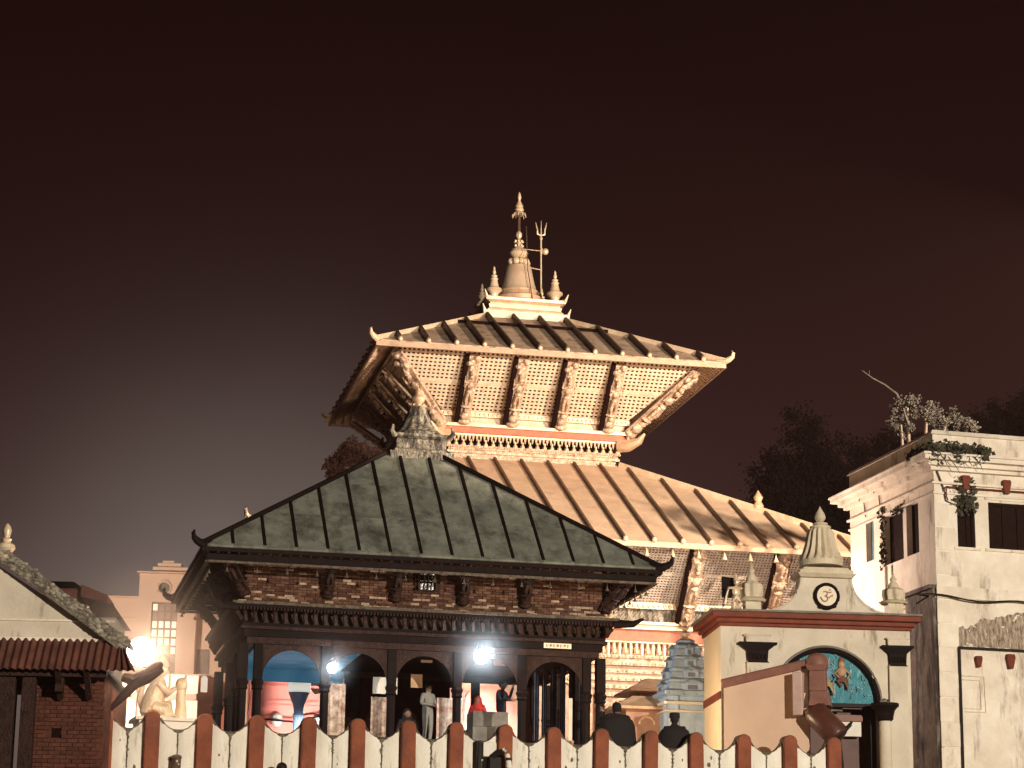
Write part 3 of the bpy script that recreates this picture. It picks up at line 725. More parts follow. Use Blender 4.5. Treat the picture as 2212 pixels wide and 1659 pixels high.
bb = B(); rr = random.Random(4)
for k in range(7):
    x = 3.11 + k * .092
    bb.box(x, x + .014, -BY_ - .096, -BY_ - .0905, 8.655, 8.735)
    if k % 2: bb.box(x + .02, x + .055, -BY_ - .096, -BY_ - .0905, 8.69 + rr.uniform(-.02, .02), 8.705 + .02)
    else: bb.beam((x + .02, -BY_ - .093, 8.66), (x + .05, -BY_ - .093, 8.73), .012, .006)
bb.obj('plate_lettering', COPING, pl)
# roof finial
bb = B(); bb.steps((.2, 0), [(.86, 13.88), (.88, 14.08)]); bb.steps((.2, 0), [(.72, 14.08), (.74, 14.16), (.68, 14.2), (.68, 14.46), (.78, 14.52), (.78, 14.6)])
for sx in (-1, 1):
    for sy in (-1, 1): bb.tube([(.2 + sx * .74, sy * .74, 14.5), (.2 + sx * .84, sy * .84, 14.62), (.2 + sx * .8, sy * .8, 14.8)], [.09, .07, .03], 6)
bb.obj('finial_plinth', BRONZE, H, bevel=.01)
bb = B(); bb.lathe([(.72, 0), (.74, .12), (.60, .2), (.49, .32), (.38, .52), (.29, .74), (.24, .92)], (.2, 0, 14.56), 48, flute=(12, .05, .15, .9)); bb.obj('finial_bell', BRONZE, H, True)
bb = B(); bb.lathe([(.2, 0), (.24, .04), (.12, .08), (.1, .12), (.18, .2), (.19, .27), (.12, .35), (.07, .4), (.1, .45), (.03, .55), (.01, .66)], (.2, 0, 15.48), 16)
for k in range(8): a = 2 * pi * k / 8; bb.ball((.2 + .19 * cos(a), .19 * sin(a), 15.53), .05, n=6, m=4)
bb.obj('finial_jewel', GOLD, H, True)

# ---- what hangs and stands in the hall
def hl(x, y, z): return HF.o + HF.e1 * x + HF.e2 * y + Vector((0, 0, z))
def hall_lamp(u, v, y, label, en, r):
    x, z = HF.front(u, v, y); p = hl(x, y, z)
    t = thing('hanging_lamp', label, 'lamp', loc=p, rz=HY, group='bare lamps hung in the arcade')
    bb = B(); bb.ball((0, 0, 0), r, n=16, m=10); bb.obj('bulb', BULBC, t, True)
    bb = B(); bb.lathe([(r * .5, 0), (r * .5, r * .8), (r * .2, r * 1.0)], (0, 0, r * .8), 12); bb.tube([(0, 0, r * 1.5), (0, 0, 8.6 - z)], .012, 5); bb.obj('lamp_cord', IRON, t)
    l = lamp('lamp_light', 'POINT', en * 1.6, (.86, .95, 1), (0, 0, 0), size=r + .01); l.parent = t; l.location = (0, -r - .14, 0)
hall_lamp(718, 1443, -BY_ - .08, 'small cool white bulb hanging by the second arcade column', 45, .13)
hall_lamp(1040, 1418, -BY_ - .08, 'bright cool white bulb hanging at the head of the fourth arch', 90, .19)
lamp('hall_fill_light', 'SPOT', 1700, (1, .95, .90), hl(-1.6, 3.6, 6.2), hl(-1.9, 8.0, 5.6), size=.2, angle=110)  # unseen fill added to brighten the pink walls and blue ceiling
lamp('hall_fill_light', 'POINT', 75, (.85, .94, 1), hl(-2.9, .6, 6.4), size=.15)
lamp('hall_fill_light', 'SPOT', 650, (1, .93, .88), hl(2.9, 3.5, 7.4), hl(2.6, 8.0, 6.2), size=.2, angle=110)

def hanging(name, label, cat, u0, v0, u1, v1, y, m, wav=.03, group=None):
    """a cloth or board hung between two photo corners at local depth y of the hall"""
    xa, za = HF.front(u0, v0, y); xb, zb = HF.front(u1, v1, y); zb = max(zb, GZ + .05)
    bb = B(); n = 10; vs = []; fs = []
    for i in range(n + 1):
        x = xa + (xb - xa) * i / n; dy = wav * sin(i * 1.9)
        vs += [(x, dy, za), (x, dy, zb), (x, dy + .02, za), (x, dy + .02, zb)]
    for i in range(n):
        a = 4 * i; fs += [(a, a + 1, a + 5, a + 4), (a + 2, a + 6, a + 7, a + 3), (a, a + 4, a + 6, a + 2), (a + 1, a + 3, a + 7, a + 5)]
    fs += [(0, 2, 3, 1), (4 * n, 4 * n + 1, 4 * n + 3, 4 * n + 2)]
    bb.add(vs, fs); o = bb.obj(name, m); o.location = hl(0, y, 0); o.rotation_euler = (0, 0, HY)
    return tag(o, label, cat, group)
hanging('printed_curtain', 'white and brown printed curtain hanging beside the left bare lamp', 'curtain', 706, 1476, 742, 1640, -2.4, BROC)
hanging('printed_curtain', 'brown and cream printed banner below the white sheet in the third arch', 'curtain', 802, 1505, 836, 1640, -2.2, BROC)
hanging('white_sheet', 'white cloth sheet hung between the second and third arches', 'cloth', 806, 1462, 858, 1500, -1.8, CLOTHW)
hanging('floral_banner', 'floral printed banner in the middle arch, green and red on white', 'banner', 944, 1507, 998, 1640, -2.2, FLOR)
hanging('framed_picture', 'small buff picture hanging in the middle arch', 'picture', 888, 1456, 912, 1486, -1.2, mat('buff_print', (.62, .40, .22), (.5, .3, .16), 8, .6), 0)
hanging('wall_board', 'tan board high in the middle arch under the ceiling', 'board', 910, 1412, 934, 1432, 0, BEIGEW, 0)
hanging('paper_poster', 'pink printed paper poster at top of the fourth arch', 'poster', 1066, 1404, 1094, 1438, -1.0, POST, 0)
hanging('tall_print', 'pale red and white printed panel at left of the fourth arch', 'banner', 972, 1486, 1004, 1562, -1.4, mat('red_white_print', (.85, .70, .64), (.7, .22, .2), 5, .7), .01)
hanging('narrow_banner', 'narrow pale grey strip of cloth beside the fourth column', 'cloth', 1002 - 18, 1488, 1002 - 8, 1610, -2.0, CLOTHW, .01)
for k, (u, w_) in enumerate(((1158, 12), (1176, 10), (1196, 14), (1216, 10), (1236, 13), (1253, 9))):
    hanging('dark_drape', ('leftmost', 'second from left', 'third from left', 'fourth from left', 'second from right', 'rightmost')[k] + ' of the blue black drapes in the rightmost arch', 'drape', u - w_ / 2, 1432 + (k * 17) % 22, u + w_ / 2, 1600, -1.6 + .25 * (k % 3), mat('blue_black_cloth', (.05, .065, .10), (.012, .012, .02), 5, .4), .05, 'drapes in the right arch')
hanging('lit_strip', 'thin white cloth strip among the dark drapes', 'cloth', 1228, 1508, 1236, 1600, -2.5, CLOTHW, .01)
# grey stone bench in the 4th bay
x0, z0 = HF.front(1022, 1536, -1.0); x1, z1 = HF.front(1098, 1536, -1.0)
bn = thing('stone_bench', 'stepped grey stone platform seen below the fourth arch', 'bench', loc=hl(0, 0, 0), rz=HY)
for k in range(4):
    bb = B(); bb.box(x0 - .05 * k, x1 + .05 * k + .8 * (k > 1), -1.0 - .22 * k, -.2, z1 - .42 * (k + 1), z1 - .42 * k - .03); bb.obj('step', CONC, bn, bevel=.01)

# ================================================================== people
def person(name, label, loc, rz, clothes=CLOTHK, pose='stand', hat=False, s=1.0, hood=False, skin=SKIN, bulk=1.0, cape=False):
    t = thing(name, label, 'person', loc=loc, rz=rz)
    V = {'pel': (0, 0, .95), 'wa': (0, .01, 1.12), 'ch': (0, 0, 1.34), 'ne': (0, -.01, 1.50), 'he': (0, -.03, 1.60), 'ht': (0, -.02, 1.72),
         'sl': (-.19, 0, 1.44), 'sr': (.19, 0, 1.44), 'hl': (-.1, 0, .92), 'hr': (.1, 0, .92), 'kl': (-.11, -.03, .5), 'kr': (.12, -.02, .5), 'al': (-.11, .02, .09), 'ar': (.13, .03, .09), 'tl': (-.12, -.15, .04), 'tr': (.15, -.14, .04)}
    if pose == 'raise': V.update(el=(-.30, -.06, 1.22), wl=(-.16, -.26, 1.22), er=(.34, -.10, 1.30), wr=(.28, -.2, 1.54))
    elif pose == 'front': V.update(el=(-.27, -.02, 1.18), wl=(-.10, -.24, 1.14), er=(.27, -.02, 1.18), wr=(.10, -.24, 1.14))
    else: V.update(el=(-.27, .02, 1.16), wl=(-.25, -.08, .92), er=(.27, .02, 1.16), wr=(.25, -.08, .92))
    for sd in 'lr':
        w_ = Vector(V['w' + sd]); e_ = Vector(V['e' + sd]); V['m' + sd] = tuple(w_ + (w_ - e_).normalized() * .08)
    R = dict(pel=.15, wa=.135, ch=.165, ne=.06, he=.092, ht=.07, sl=.085, sr=.085, hl=.11, hr=.11, kl=.07, kr=.07, al=.05, ar=.05, tl=.045, tr=.045, el=.055, er=.055, wl=.04, wr=.04, ml=.035, mr=.035)
    if bulk != 1:
        for n_ in ('sl', 'sr', 'el', 'er', 'hl', 'hr'): V[n_] = (V[n_][0] * (1 + (bulk - 1) * .8), V[n_][1], V[n_][2])
        for n_ in ('pel', 'wa', 'ch', 'sl', 'sr', 'el', 'er', 'hl', 'hr'): R[n_] *= bulk
    names = list(V); E_ = [('pel', 'wa'), ('wa', 'ch'), ('ch', 'ne'), ('ne', 'he'), ('he', 'ht'), ('ch', 'sl'), ('ch', 'sr'), ('sl', 'el'), ('el', 'wl'), ('wl', 'ml'), ('sr', 'er'), ('er', 'wr'), ('wr', 'mr'), ('pel', 'hl'), ('pel', 'hr'), ('hl', 'kl'), ('hr', 'kr'), ('kl', 'al'), ('kr', 'ar'), ('al', 'tl'), ('ar', 'tr')]
    me = bpy.data.meshes.new('body'); me.from_pydata([Vector(V[n]) * s for n in names], [(names.index(a), names.index(b_)) for a, b_ in E_], []); me.materials.append(clothes)
    o = bpy.data.objects.new('body', me); COL.objects.link(o); o.parent = t
    md = o.modifiers.new('skin', 'SKIN'); md.use_smooth_shade = True
    for i, n in enumerate(names):
        sv = me.skin_vertices[0].data[i]; sv.radius = (R[n] * s, R[n] * s); sv.use_root = (n == 'pel')
    o.modifiers.new('sub', 'SUBSURF').levels = 2; o.modifiers['sub'].render_levels = 2
    hc = Vector(V['he']) * s + Vector((0, -.01, .05)) * s
    # face, ears and hair as one head mesh over the neck
    bb = B(); bb.ball(hc, .105 * s, .86, 1.0, 1.18, 14, 10)
    bb.ball(hc + Vector((0, -.105, -.01)) * s, .022 * s, .8, 1, 1.3); bb.ball(hc + Vector((0, -.095, -.06)) * s, .028 * s, 1.2, .6, .35)
    for sg in (-1, 1): bb.ball(hc + Vector((sg * .092, .005, -.005)) * s, .028 * s, .4, .8, 1.2); bb.ball(hc + Vector((sg * .036, -.092, .02)) * s, .014 * s)
    bb.obj('head', skin, t, True)
    bb = B(); bb.ball(hc + Vector((0, .022, .03)) * s, .112 * s, .9, 1.0, 1.1, 14, 10); bb.obj('hair', CLOTHK if not hood else clothes, t, True)
    if hood:
        bb = B(); bb.lathe([(.20, 0), (.17, .1), (.13, .24), (.125, .34), (.06, .44)], (0, .03, 1.36), 14); bb.v = [(x * s, y * s, z * s) for x, y, z in bb.v]; bb.obj('shawl', clothes, t, True)
    if cape:
        cw = bulk ** .7; bb = B(); bb.lathe([(.37 * cw, -.75), (.36 * cw, -.45), (.335 * cw, -.16), (.30 * cw, -.05), (.22 * cw, .015), (.11, .06), (.075, .09)], (0, .0, 1.46), 24, sy=.58, flute=(9, .04, -.8, -.1)); bb.v = [(x * s, y * s, z * s) for x, y, z in bb.v]; bb.obj('shawl', clothes, t, True)
    if hat:
        bb = B(); bb.lathe([(.122, 0), (.124, .05), (.118, .11), (.09, .125)], (hc.x / s, hc.y / s + .02, hc.z / s + .045), 16)
        bb.v = [(x * s, y * s, z * s) for x, y, z in bb.v]; bb.obj('cap', CLOTHK, t, True)
    for sd, sg in (('l', -1), ('r', 1)):     # hands
        w_ = Vector(V['m' + sd]) * s; d = (Vector(V['m' + sd]) - Vector(V['w' + sd])).normalized()
        bb = B(); side = d.cross(Vector((0, 1, .01))).normalized()
        bb.ball(w_ + d * .02, .042 * s, .8, .55, 1)
        for k in range(4):
            q = w_ + side * (.022 * (k - 1.5)) * s + d * .05 * s
            Lf = (.07, .08, .075, .06)[k] * s
            bb.tube([q, q + d * Lf * .5, q + d * Lf * .85 + Vector((0, -.02, 0)) * s], [.010 * s, .009 * s, .006 * s], 6)
        q = w_ + side * .04 * s; bb.tube([q, q + side * .025 * s + d * .03 * s, q + side * .03 * s + d * .055 * s], [.012 * s, .011 * s, .008 * s], 6)
        bb.obj('hand', skin, t, True)
    return t
def stand_at(u, v_top, Y, height=1.73):
    p = at(u, v_top, Y); return p
def put_person(u, vtop, Y, *a, h=1.74, **k):
    p = at(u, vtop, Y); s = k.pop('s', 1.0)
    return person('person', a[0], Vector((p.x, p.y, p.z - 1.77 * s)), *a[1:], s=s, **k)

STREAK = mat('dark_green_grime', (.24, .20, .145), (.06, .045, .032), 14, .95, spec=.1)
# ================================================================== FENCE
PU = [237, 330, 443, 555, 668, 772, 880, 985, 1090, 1195, 1298, 1402, 1501, 1604, 1703, 1797]
fo = at(330, 1537, 52.5)
FF = Frame(fo.x, fo.y, GZ, radians(13.5))
FN = thing('striped_wall', 'riverside parapet wall of brick red posts and white scooped panels', 'wall', FF)
ztop = fo.z - GZ
FX = [FF.front(u, 1537 + (u - 330) * .0361)[0] for u in PU]
FX[0] = FX[1] - 1.02
pw, pd_ = .165, .17
pm = B(); pts = []
for k in range(13):
    a = pi * k / 12; pts.append((pw * cos(a), 0, .14 * sin(a)))
pm.prism([(-pw, 0, -2.2), (pw, 0, -2.2)] + pts, (0, pd_ * 2, 0), (0, -pd_, 0)); pme = pm.mesh('post', FRED, False)
for i, x in enumerate(FX):
    o = inst(pme, 'post', FN, (x + random.uniform(-.012, .012), random.uniform(-.015, .01), ztop - .14 + random.uniform(-.018, .018)), (0, random.uniform(-.014, .014), 0)); bv = o.modifiers.new('bevel', 'BEVEL'); bv.width = .035; bv.segments = 3; bv.limit_method = 'ANGLE'; bv.angle_limit = radians(50)
    # grimy cap of the post
    cb = B(); cb.prism([(p[0] * 1.0, 0, p[2] + .012) for p in pts] + [(p[0] * .93, 0, p[2] - .03) for p in reversed(pts[2:11])], (0, pd_ * 1.7, 0), (0, -pd_ * .75, 0)); cb.obj('post_cap_grime', MOSS, o)
for i, (xa, xb) in enumerate(zip(FX, FX[1:])):
    w_ = xb - xa; c = (xa + xb) / 2; hw = w_ / 2 - pw - .005
    sag = .27
    for sg in (-1, 1):
        bb = B(); ring_ = []
        n = 10
        def ztf(x): return ztop - .13 - sag * (1 - (abs(x) / hw) ** 2.6)
        xs_ = [.012 + (hw - .012) * k / n for k in range(n + 1)]
        top_ = [(sg * x, ztf(x)) for x in xs_]
        for (x0, z0), (x1, z1) in zip(top_, top_[1:]):
            if sg < 0: x0, z0, x1, z1 = x1, z1, x0, z0
            # slightly bowed leaf: proud at its middle
            f = lambda x: -.02 - .035 * sin(pi * abs(x) / hw)
            ya, yb = f(x0), f(x1)
            bb.add([(x0, ya, -2.0), (x1, yb, -2.0), (x1, yb, z1), (x0, ya, z0), (x0, .1, -2.0), (x1, .1, -2.0), (x1, .1, z1), (x0, .1, z0)], [(0, 1, 2, 3), (5, 4, 7, 6), (3, 2, 6, 7)])
        xx = sg * .012; y0 = -.02
        bb.add([(xx, y0, -2), (xx, .1, -2), (xx, .1, ztf(.012)), (xx, y0, ztf(.012))], [(0, 1, 2, 3), (3, 2, 1, 0)][(0 if sg > 0 else 1):][:1])
        bb.obj('panel', FWHITE, FN, loc=(c, 0, 0))
    # rounded mossy lip following the scoop, and a streak of grime from its lowest point
    lp = [(x, -.035, ztf(x) - .01) for x in [-hw + 2 * hw * k / 16 for k in range(17)]]
    bb = B(); bb.tube([(x, .02, z + .0) for x, y, z in lp], [.03 + .014 * (1 - abs(p[0]) / hw) for p in lp], 8); bb.v = [(x, .03 + (y - .02) * 3.2 if y > .02 else y - .03, z) for x, y, z in bb.v]; bb.obj('mossy_lip', MOSS, FN, True, loc=(c, 0, 0))
    rr = random.Random(i); bb = B(); z = ztop - .13 - sag; L = rr.uniform(.25, .9); nn = 22
    def gw_(k, o_): return (.005 + .055 * max(0, mnoise.noise(Vector((i * 3.7 + o_, k * .55, o_))) + .05)) + .05 * max(0, 1 - k / 3)
    edge = [(-gw_(k, 0), gw_(k, 9), z - .01 - L * k / nn) for k in range(nn + 1)]
    for (la, ra, za), (lb, rb, zb) in zip(edge, edge[1:]):
        bb.add([(la, -.058, za), (ra, -.058, za), (rb, -.058, zb), (lb, -.058, zb), (la, .0, za), (ra, .0, za), (rb, .0, zb), (lb, .0, zb)], [(3, 2, 1, 0), (0, 4, 7, 3), (1, 2, 6, 5)])
    nch = rr.randint(1, 4)
    for _ in range(nch):
        cx_, cz_, r0 = rr.uniform(-hw * .7, hw * .7), z - rr.uniform(.15, 1.1), rr.uniform(.015, .05); nv = 7
        pg = [(cx_ + r0 * rr.uniform(.5, 1.2) * cos(2 * pi * q / nv), -.0585, cz_ + r0 * 1.8 * rr.uniform(.5, 1.2) * sin(2 * pi * q / nv)) for q in range(nv)]
        bb.prism(pg, (0, .02, 0))
    bb.obj('grime_streak', STREAK, FN, loc=(c, 0, 0))
    bb = B(); bb.box(-.012, .012, .02, .09, -2, ztop - .13 - sag); bb.obj('joint', CAVE, FN, loc=(c, 0, 0))
bb = B(); bb.box(FX[0] - .6, FX[-1] + 1.2, .19, .6, -8.5, -.004)
bb.box(FX[0] - 30, FX[-1] + 30, -.3, .18, -9.2, -2.05); bb.obj('retaining_base', CONC, FN)
# white junction box and camera fixed in front of the wall
def fl(u, v, y=-.3): x, z = FF.front(u, v, y); return Vector((x, y, z))
def fw(p): return FF.o + FF.e1 * p.x + FF.e2 * p.y + Vector((0, 0, p.z))
a_ = fl(1044, 1603); b_ = fl(1072, 1635); w_ = b_.x - a_.x; h_ = a_.z - b_.z
jb = thing('junction_box', 'white square junction box fixed to the parapet wall beside a post', 'box', loc=fw(Vector((a_.x, -.22, b_.z))), rz=FF.yaw)
bb = B(); bb.box(0, w_, -.1, .12, 0, h_); bb.obj('casing', CLOTHW, jb, bevel=.02)
bb = B(); bb.box(-.13, -.02, -.02, .12, -.9, h_ + .04); bb.tube([(-.08, -.03, h_), (-.1, -.05, -.2), (-.02, -.05, -.9)], .018, 6); bb.obj('conduit', IRON, jb)
c_ = fl(1090, 1618)
cc = thing('security_camera', 'white bullet security camera on black bracket below the junction box', 'camera', loc=fw(Vector((c_.x, -.35, c_.z))), rz=FF.yaw)
bb = B(); bb.tube([(0, .05, .0), (.04, -.05, -.14), (.07, -.1, -.36)], [.055, .06, .065], 12); bb.ball((.07, -.1, -.40), .075); bb.obj('housing', CLOTHW, cc, True)
bb = B(); bb.box(.0, .11, -.19, -.02, -.26, -.21); bb.obj('hood_band', IRON, cc)
bb = B(); bb.box(-.35, -.1, -.05, .3, -.75, -.2); bb.tube([(-.3, 0, -.2), (-.15, 0, -.08), (-.02, 0, -.12)], [.07, .08, .04], 8); bb.obj('bracket', IRON, cc)
c_ = fl(383, 1628)
lt = thing('brass_lantern', 'small brown brass lantern at the foot of a white panel, left', 'lantern', loc=fw(Vector((c_.x, -.18, c_.z))), rz=FF.yaw)
bb = B(); bb.lathe([(.02, 0), (.10, -.03), (.12, -.08), (.1, -.1), (.1, -.3), (.13, -.34)], (0, 0, 0), 12); bb.obj('lantern_body', GOLDD, lt, True)
bb = B(); bb.ball((0, -.09, -.16), .03); bb.ball((.04, -.08, -.22), .02); bb.obj('glint_glass', GOLDP, lt, True)
c_ = fl(606, 1652)
o = B().ball((0, 0, -.08), .12, 1, 1, 1, 12, 8).obj('iron_bollard', IRON, None, True); o.location = fw(Vector((c_.x, -.5, c_.z))); tag(o, 'round dark bollard top peeping up at the bottom edge', 'bollard')

put_person(1333, 1519, 55.2, 'person in black shawl with one arm raised, behind the striped wall', radians(200), CLOTHK, 'raise', h=1.74, s=1.08, bulk=1.25, cape=True)
put_person(1457, 1544, 55.8, 'person in black coat and cap seen from behind, beyond the striped wall', radians(180), CLOTHK, 'stand', hat=True, s=1.02, bulk=1.1, cape=True)
x, z = HF.front(925, 1478, 1.0); pp = hl(x, 1.0, z)
person('person', 'person in white robe seen through the middle arch', Vector((pp.x, pp.y, pp.z - 1.6)), HY + .5, mat('grey_white_robe', (.42, .40, .36), (.30, .28, .25), 6, .9), 'front', s=.9)
x, z = HF.front(1032, 1505, .3); pp = hl(x, .3, z)
person('person', 'person wrapped in red by the grey stone platform under the fourth arch', Vector((pp.x, pp.y, pp.z - 1.5)), HY - .4, RED, 'front', s=.85, hood=True)
x, z = HF.front(1084, 1470, .6); pp = hl(x, .6, z)
person('person', 'person in dark clothes with white bag at right of the fourth arch', Vector((pp.x, pp.y, pp.z - 1.77)), HY + 1, mat('navy_clothing', (.03, .04, .07), (.02, .025, .04), 4, .8), 'raise', s=1.0)
x, z = HF.front(880, 1534, -2.0); pp = hl(x, -2.0, z)
person('person', 'person in dark shawl sitting low behind the striped wall, middle arch', Vector((pp.x, pp.y, pp.z - 1.62)), HY, CLOTHK, 'front', s=.92, hood=True)

# ================================================================== GATE
gp = at(1557, 1400, 58)
GF = Frame(gp.x, gp.y, GZ, radians(6))
G = thing('temple_gate', 'cream plaster gateway with red brown cornice, om medallion and fluted spire', 'gate', GF)
g = lambda u, v, y=0: GF.front(u, v, y)
gx1 = g(1966, 1400)[0]; zc0 = g(1560, 1352)[1]; zc1 = g(1560, 1322)[1]
GD = 2.2
# front wall with an arched opening
ax, az = g(1786, 1517); ar = g(1899, 1517)[0] - ax
bb = B(); n = 24
ap = [(ax - ar * cos(pi * i / n), az + ar * sin(pi * i / n)) for i in range(n + 1)]
def wallq(x0, za, x1, zb, zt, y0=0, y1=.35): bb.add([(x0, y0, za), (x1, y0, zb), (x1, y0, zt), (x0, y0, zt), (x0, y1, za), (x1, y1, zb), (x1, y1, zt), (x0, y1, zt)], [(0, 1, 2, 3), (7, 6, 5, 4), (0, 4, 5, 1), (3, 2, 6, 7)])
for (xa, za), (xb, zb) in zip(ap, ap[1:]): wallq(xa, za, xb, zb, zc0 + .02)
bb.box(0, ax - ar, 0, .35, 0, zc0 + .02); bb.box(ax + ar, gx1, 0, .35, 0, zc0 + .02)
bb.box(gx1 - .3, gx1, .35, GD, 0, zc0); bb.box(.35, gx1 - .3, GD - .3, GD, 0, zc0)
bb.obj('wall', PLAST, G)
bb = B(); bb.box(0.0, .3, .35, GD, 0, zc0); 
bb.obj('side_wall', mat('lamplit_cream_plaster', (.72, .58, .38), (.66, .52, .33), 1, .8), G)  # warm lamplight on the side face is put into this plaster colour
zb_ = g(1540, 1500)[1]
bb = B(); bb.box(-.03, .05, .02, GD, zb_ - .09, zb_ + .09); bb.obj('side_band', RIM, G)
bb = B()
for z0, z1, o_ in ((zc0, zc0 + .09, .05), (zc0 + .09, zc0 + .2, .12), (zc0 + .2, zc1, .24)):
    bb.box(-o_, gx1 + o_, -o_, GD + o_, z0, z1)
bb.obj('cornice', RIM, G, bevel=.02)
bb = B(); bb.box(-.28, gx1 + .25, -.28, GD + .25, zc1, zc1 + .05); bb.obj('roof_slab', CONC, G)
zr = zc1 + .05
# pediment: concave sides
pl_, _ = g(1664, 1322); pr_, _ = g(1914, 1325); tl_, zt_ = g(1731, 1247); tr_, _ = g(1837, 1247)
bb = B(); L_ = []; n = 14
for k in range(n + 1):
    t = k / n; L_.append((pl_ + (tl_ - pl_) * (1 - (1 - t) ** 1.0 * 1) ** .62 if False else pl_ + (tl_ - pl_) * (sin(t * pi / 2)), zr + (zt_ - zr) * (1 - cos(t * pi / 2)) * .75 + (zt_ - zr) * .25 * t))
R_ = [(pr_ - (x - pl_) * (pr_ - tr_) / (tl_ - pl_), z) for x, z in L_]
for k in range(n):
    (xa, za), (xb, zb) = L_[k], L_[k + 1]; (xc, _), (xd, _) = R_[k], R_[k + 1]
    bb.add([(xa, 0, za), (xc, 0, za), (xd, 0, zb), (xb, 0, zb), (xa, .6, za), (xc, .6, za), (xd, .6, zb), (xb, .6, zb)], [(0, 1, 2, 3), (7, 6, 5, 4), (0, 3, 7, 4), (1, 5, 6, 2)])
pdm = bb.obj('pediment', PLAST, G)
for P_ in (L_, R_):
    bb = B(); bb.tube([(x, .02, z + .01) for x, z in P_], .045, 6); bb.obj('pediment_edging', PLAST, pdm, True)
bb = B(); cxm = (tl_ + tr_) / 2; hw = (tr_ - tl_) / 2
bb.frustum((cxm, .3), hw + .04, .40, zt_, hw + .13, .48, zt_ + .1); bb.frustum((cxm, .3), hw + .07, .42, zt_ + .1, hw + .04, .4, zt_ + .2); bb.frustum((cxm, .3), hw - .02, .38, zt_ + .2, hw - .06, .36, zt_ + .26)
bb.obj('pediment_cap', CREAMD, G, bevel=.01)
zs = zt_ + .26; sp = lambda v: g(1775, v, .3)[1]; pxm = (g(1875, 1200, .3)[0] - g(1775, 1200, .3)[0]) / 100
cs = g(1772, 1150, .3)[0]
bb = B(); pz = [(1225, 46), (1213, 47), (1206, 42), (1197, 37), (1182, 32), (1166, 28.5), (1150, 25.5), (1144, 23)]
bb.lathe([(r * pxm, sp(v) - zs) for v, r in pz], (cs, .3, zs), 96, flute=(16, .10, sp(1208) - zs, sp(1146) - zs)); bb.obj('fluted_spire', CREAMD, G, True)
bb = B(); bb.lathe([(20 * pxm, 0), (22 * pxm, .03), (22 * pxm, .07), (13 * pxm, .09), (16 * pxm, .12), (16 * pxm, .15), (6 * pxm, .18)], (cs, .3, sp(1144)), 20)
for k in range(16): a = 2 * pi * k / 16; bb.ball((cs + 20 * pxm * cos(a), .3 + 20 * pxm * sin(a), sp(1140)), .035, n=6, m=4)
bb.obj('spire_collar', CREAMD, G, True)
bb = B(); bb.lathe([(5.5 * pxm, 0), (9 * pxm, .04), (12 * pxm, .11), (11 * pxm, .17), (7 * pxm, .26), (3 * pxm, .34), (.5 * pxm, .40)], (cs, .3, sp(1128)), 16); bb.obj('spire_bud', CREAMD, G, True)
# medallion
mx_, mz_ = g(1785, 1288)
md_ = B(); md_.lathe([(.245, 0), (.245, .06)], (0, 0, 0), 32); md_.v = [(mx_ + x, -z, mz_ + y) for x, y, z in md_.v]; mo = md_.obj('medallion', mat('medallion_disc', (.80, .70, .54), (.74, .64, .48), 2, .7), G)
bb = B(); bb.tube([(mx_ + .285 * cos(a), -.05, mz_ + .285 * sin(a)) for a in [2 * pi * i / 32 for i in range(33)]], .045, 8)
bb.ball((mx_, -.06, mz_ - .30), .09, 1.5, .5, .5); bb.ball((mx_ - .15, -.06, mz_ - .27), .06, 1.2, .5, .8); bb.ball((mx_ + .17, -.06, mz_ - .25), .06, 1.2, .5, .8); bb.obj('medallion_rim', DARK, mo, True)
bb = B(); oc = lambda x, z: (mx_ + x, -.07, mz_ + z)
arc = lambda cx_, cz_, r, a0, a1, n=10: [oc(cx_ + r * cos(radians(a0 + (a1 - a0) * i / n)), cz_ + r * sin(radians(a0 + (a1 - a0) * i / n))) for i in range(n + 1)]
bb.tube(arc(-.045, .055, .055, 140, -90), .017, 6); bb.tube(arc(-.055, -.07, .07, 90, -140, 12) + [oc(-.15, -.06), oc(-.16, -.03)], .018, 6)
bb.tube([oc(.0, -.035), oc(.05, -.05), oc(.10, .0), oc(.13, -.01), oc(.14, .03)], .016, 6)
bb.tube(arc(.07, .13, .05, 200, 330), .014, 6); bb.ball(oc(.08, .15), .022); bb.obj('om_symbol', mat('om_bronze_paint', (.42, .25, .13), (.36, .2, .1), 4, .5), mo, True)
# urn finials on the cornice
def urn(u, v0, v1, name, y=.25):
    cx_, zb = g(u, v0, y); _, zt = g(u, v1, y); H_ = zt - zb
    t_ = B(); t_.box(cx_ - .19, cx_ + .19, y - .19, y + .19, zr, zb + H_ * .22)
    t_.lathe([(.32, 0), (.36, .05 * H_), (.24, .1 * H_), (.27, .2 * H_), (.26, .36 * H_), (.14, .44 * H_), (.13, .5 * H_), (.06, .6 * H_), (.09, .66 * H_), (.03, .74 * H_), (.04, .78 * H_), (.005, .82 * H_)], (cx_, y, zb + H_ * .2), 48, flute=(8, .10, .08 * H_, .4 * H_))
    t_.obj(name, CREAMD, G, True)
urn(1624, 1322, 1218, 'urn_finial'); urn(1931, 1322, 1240, 'urn_finial', .3)
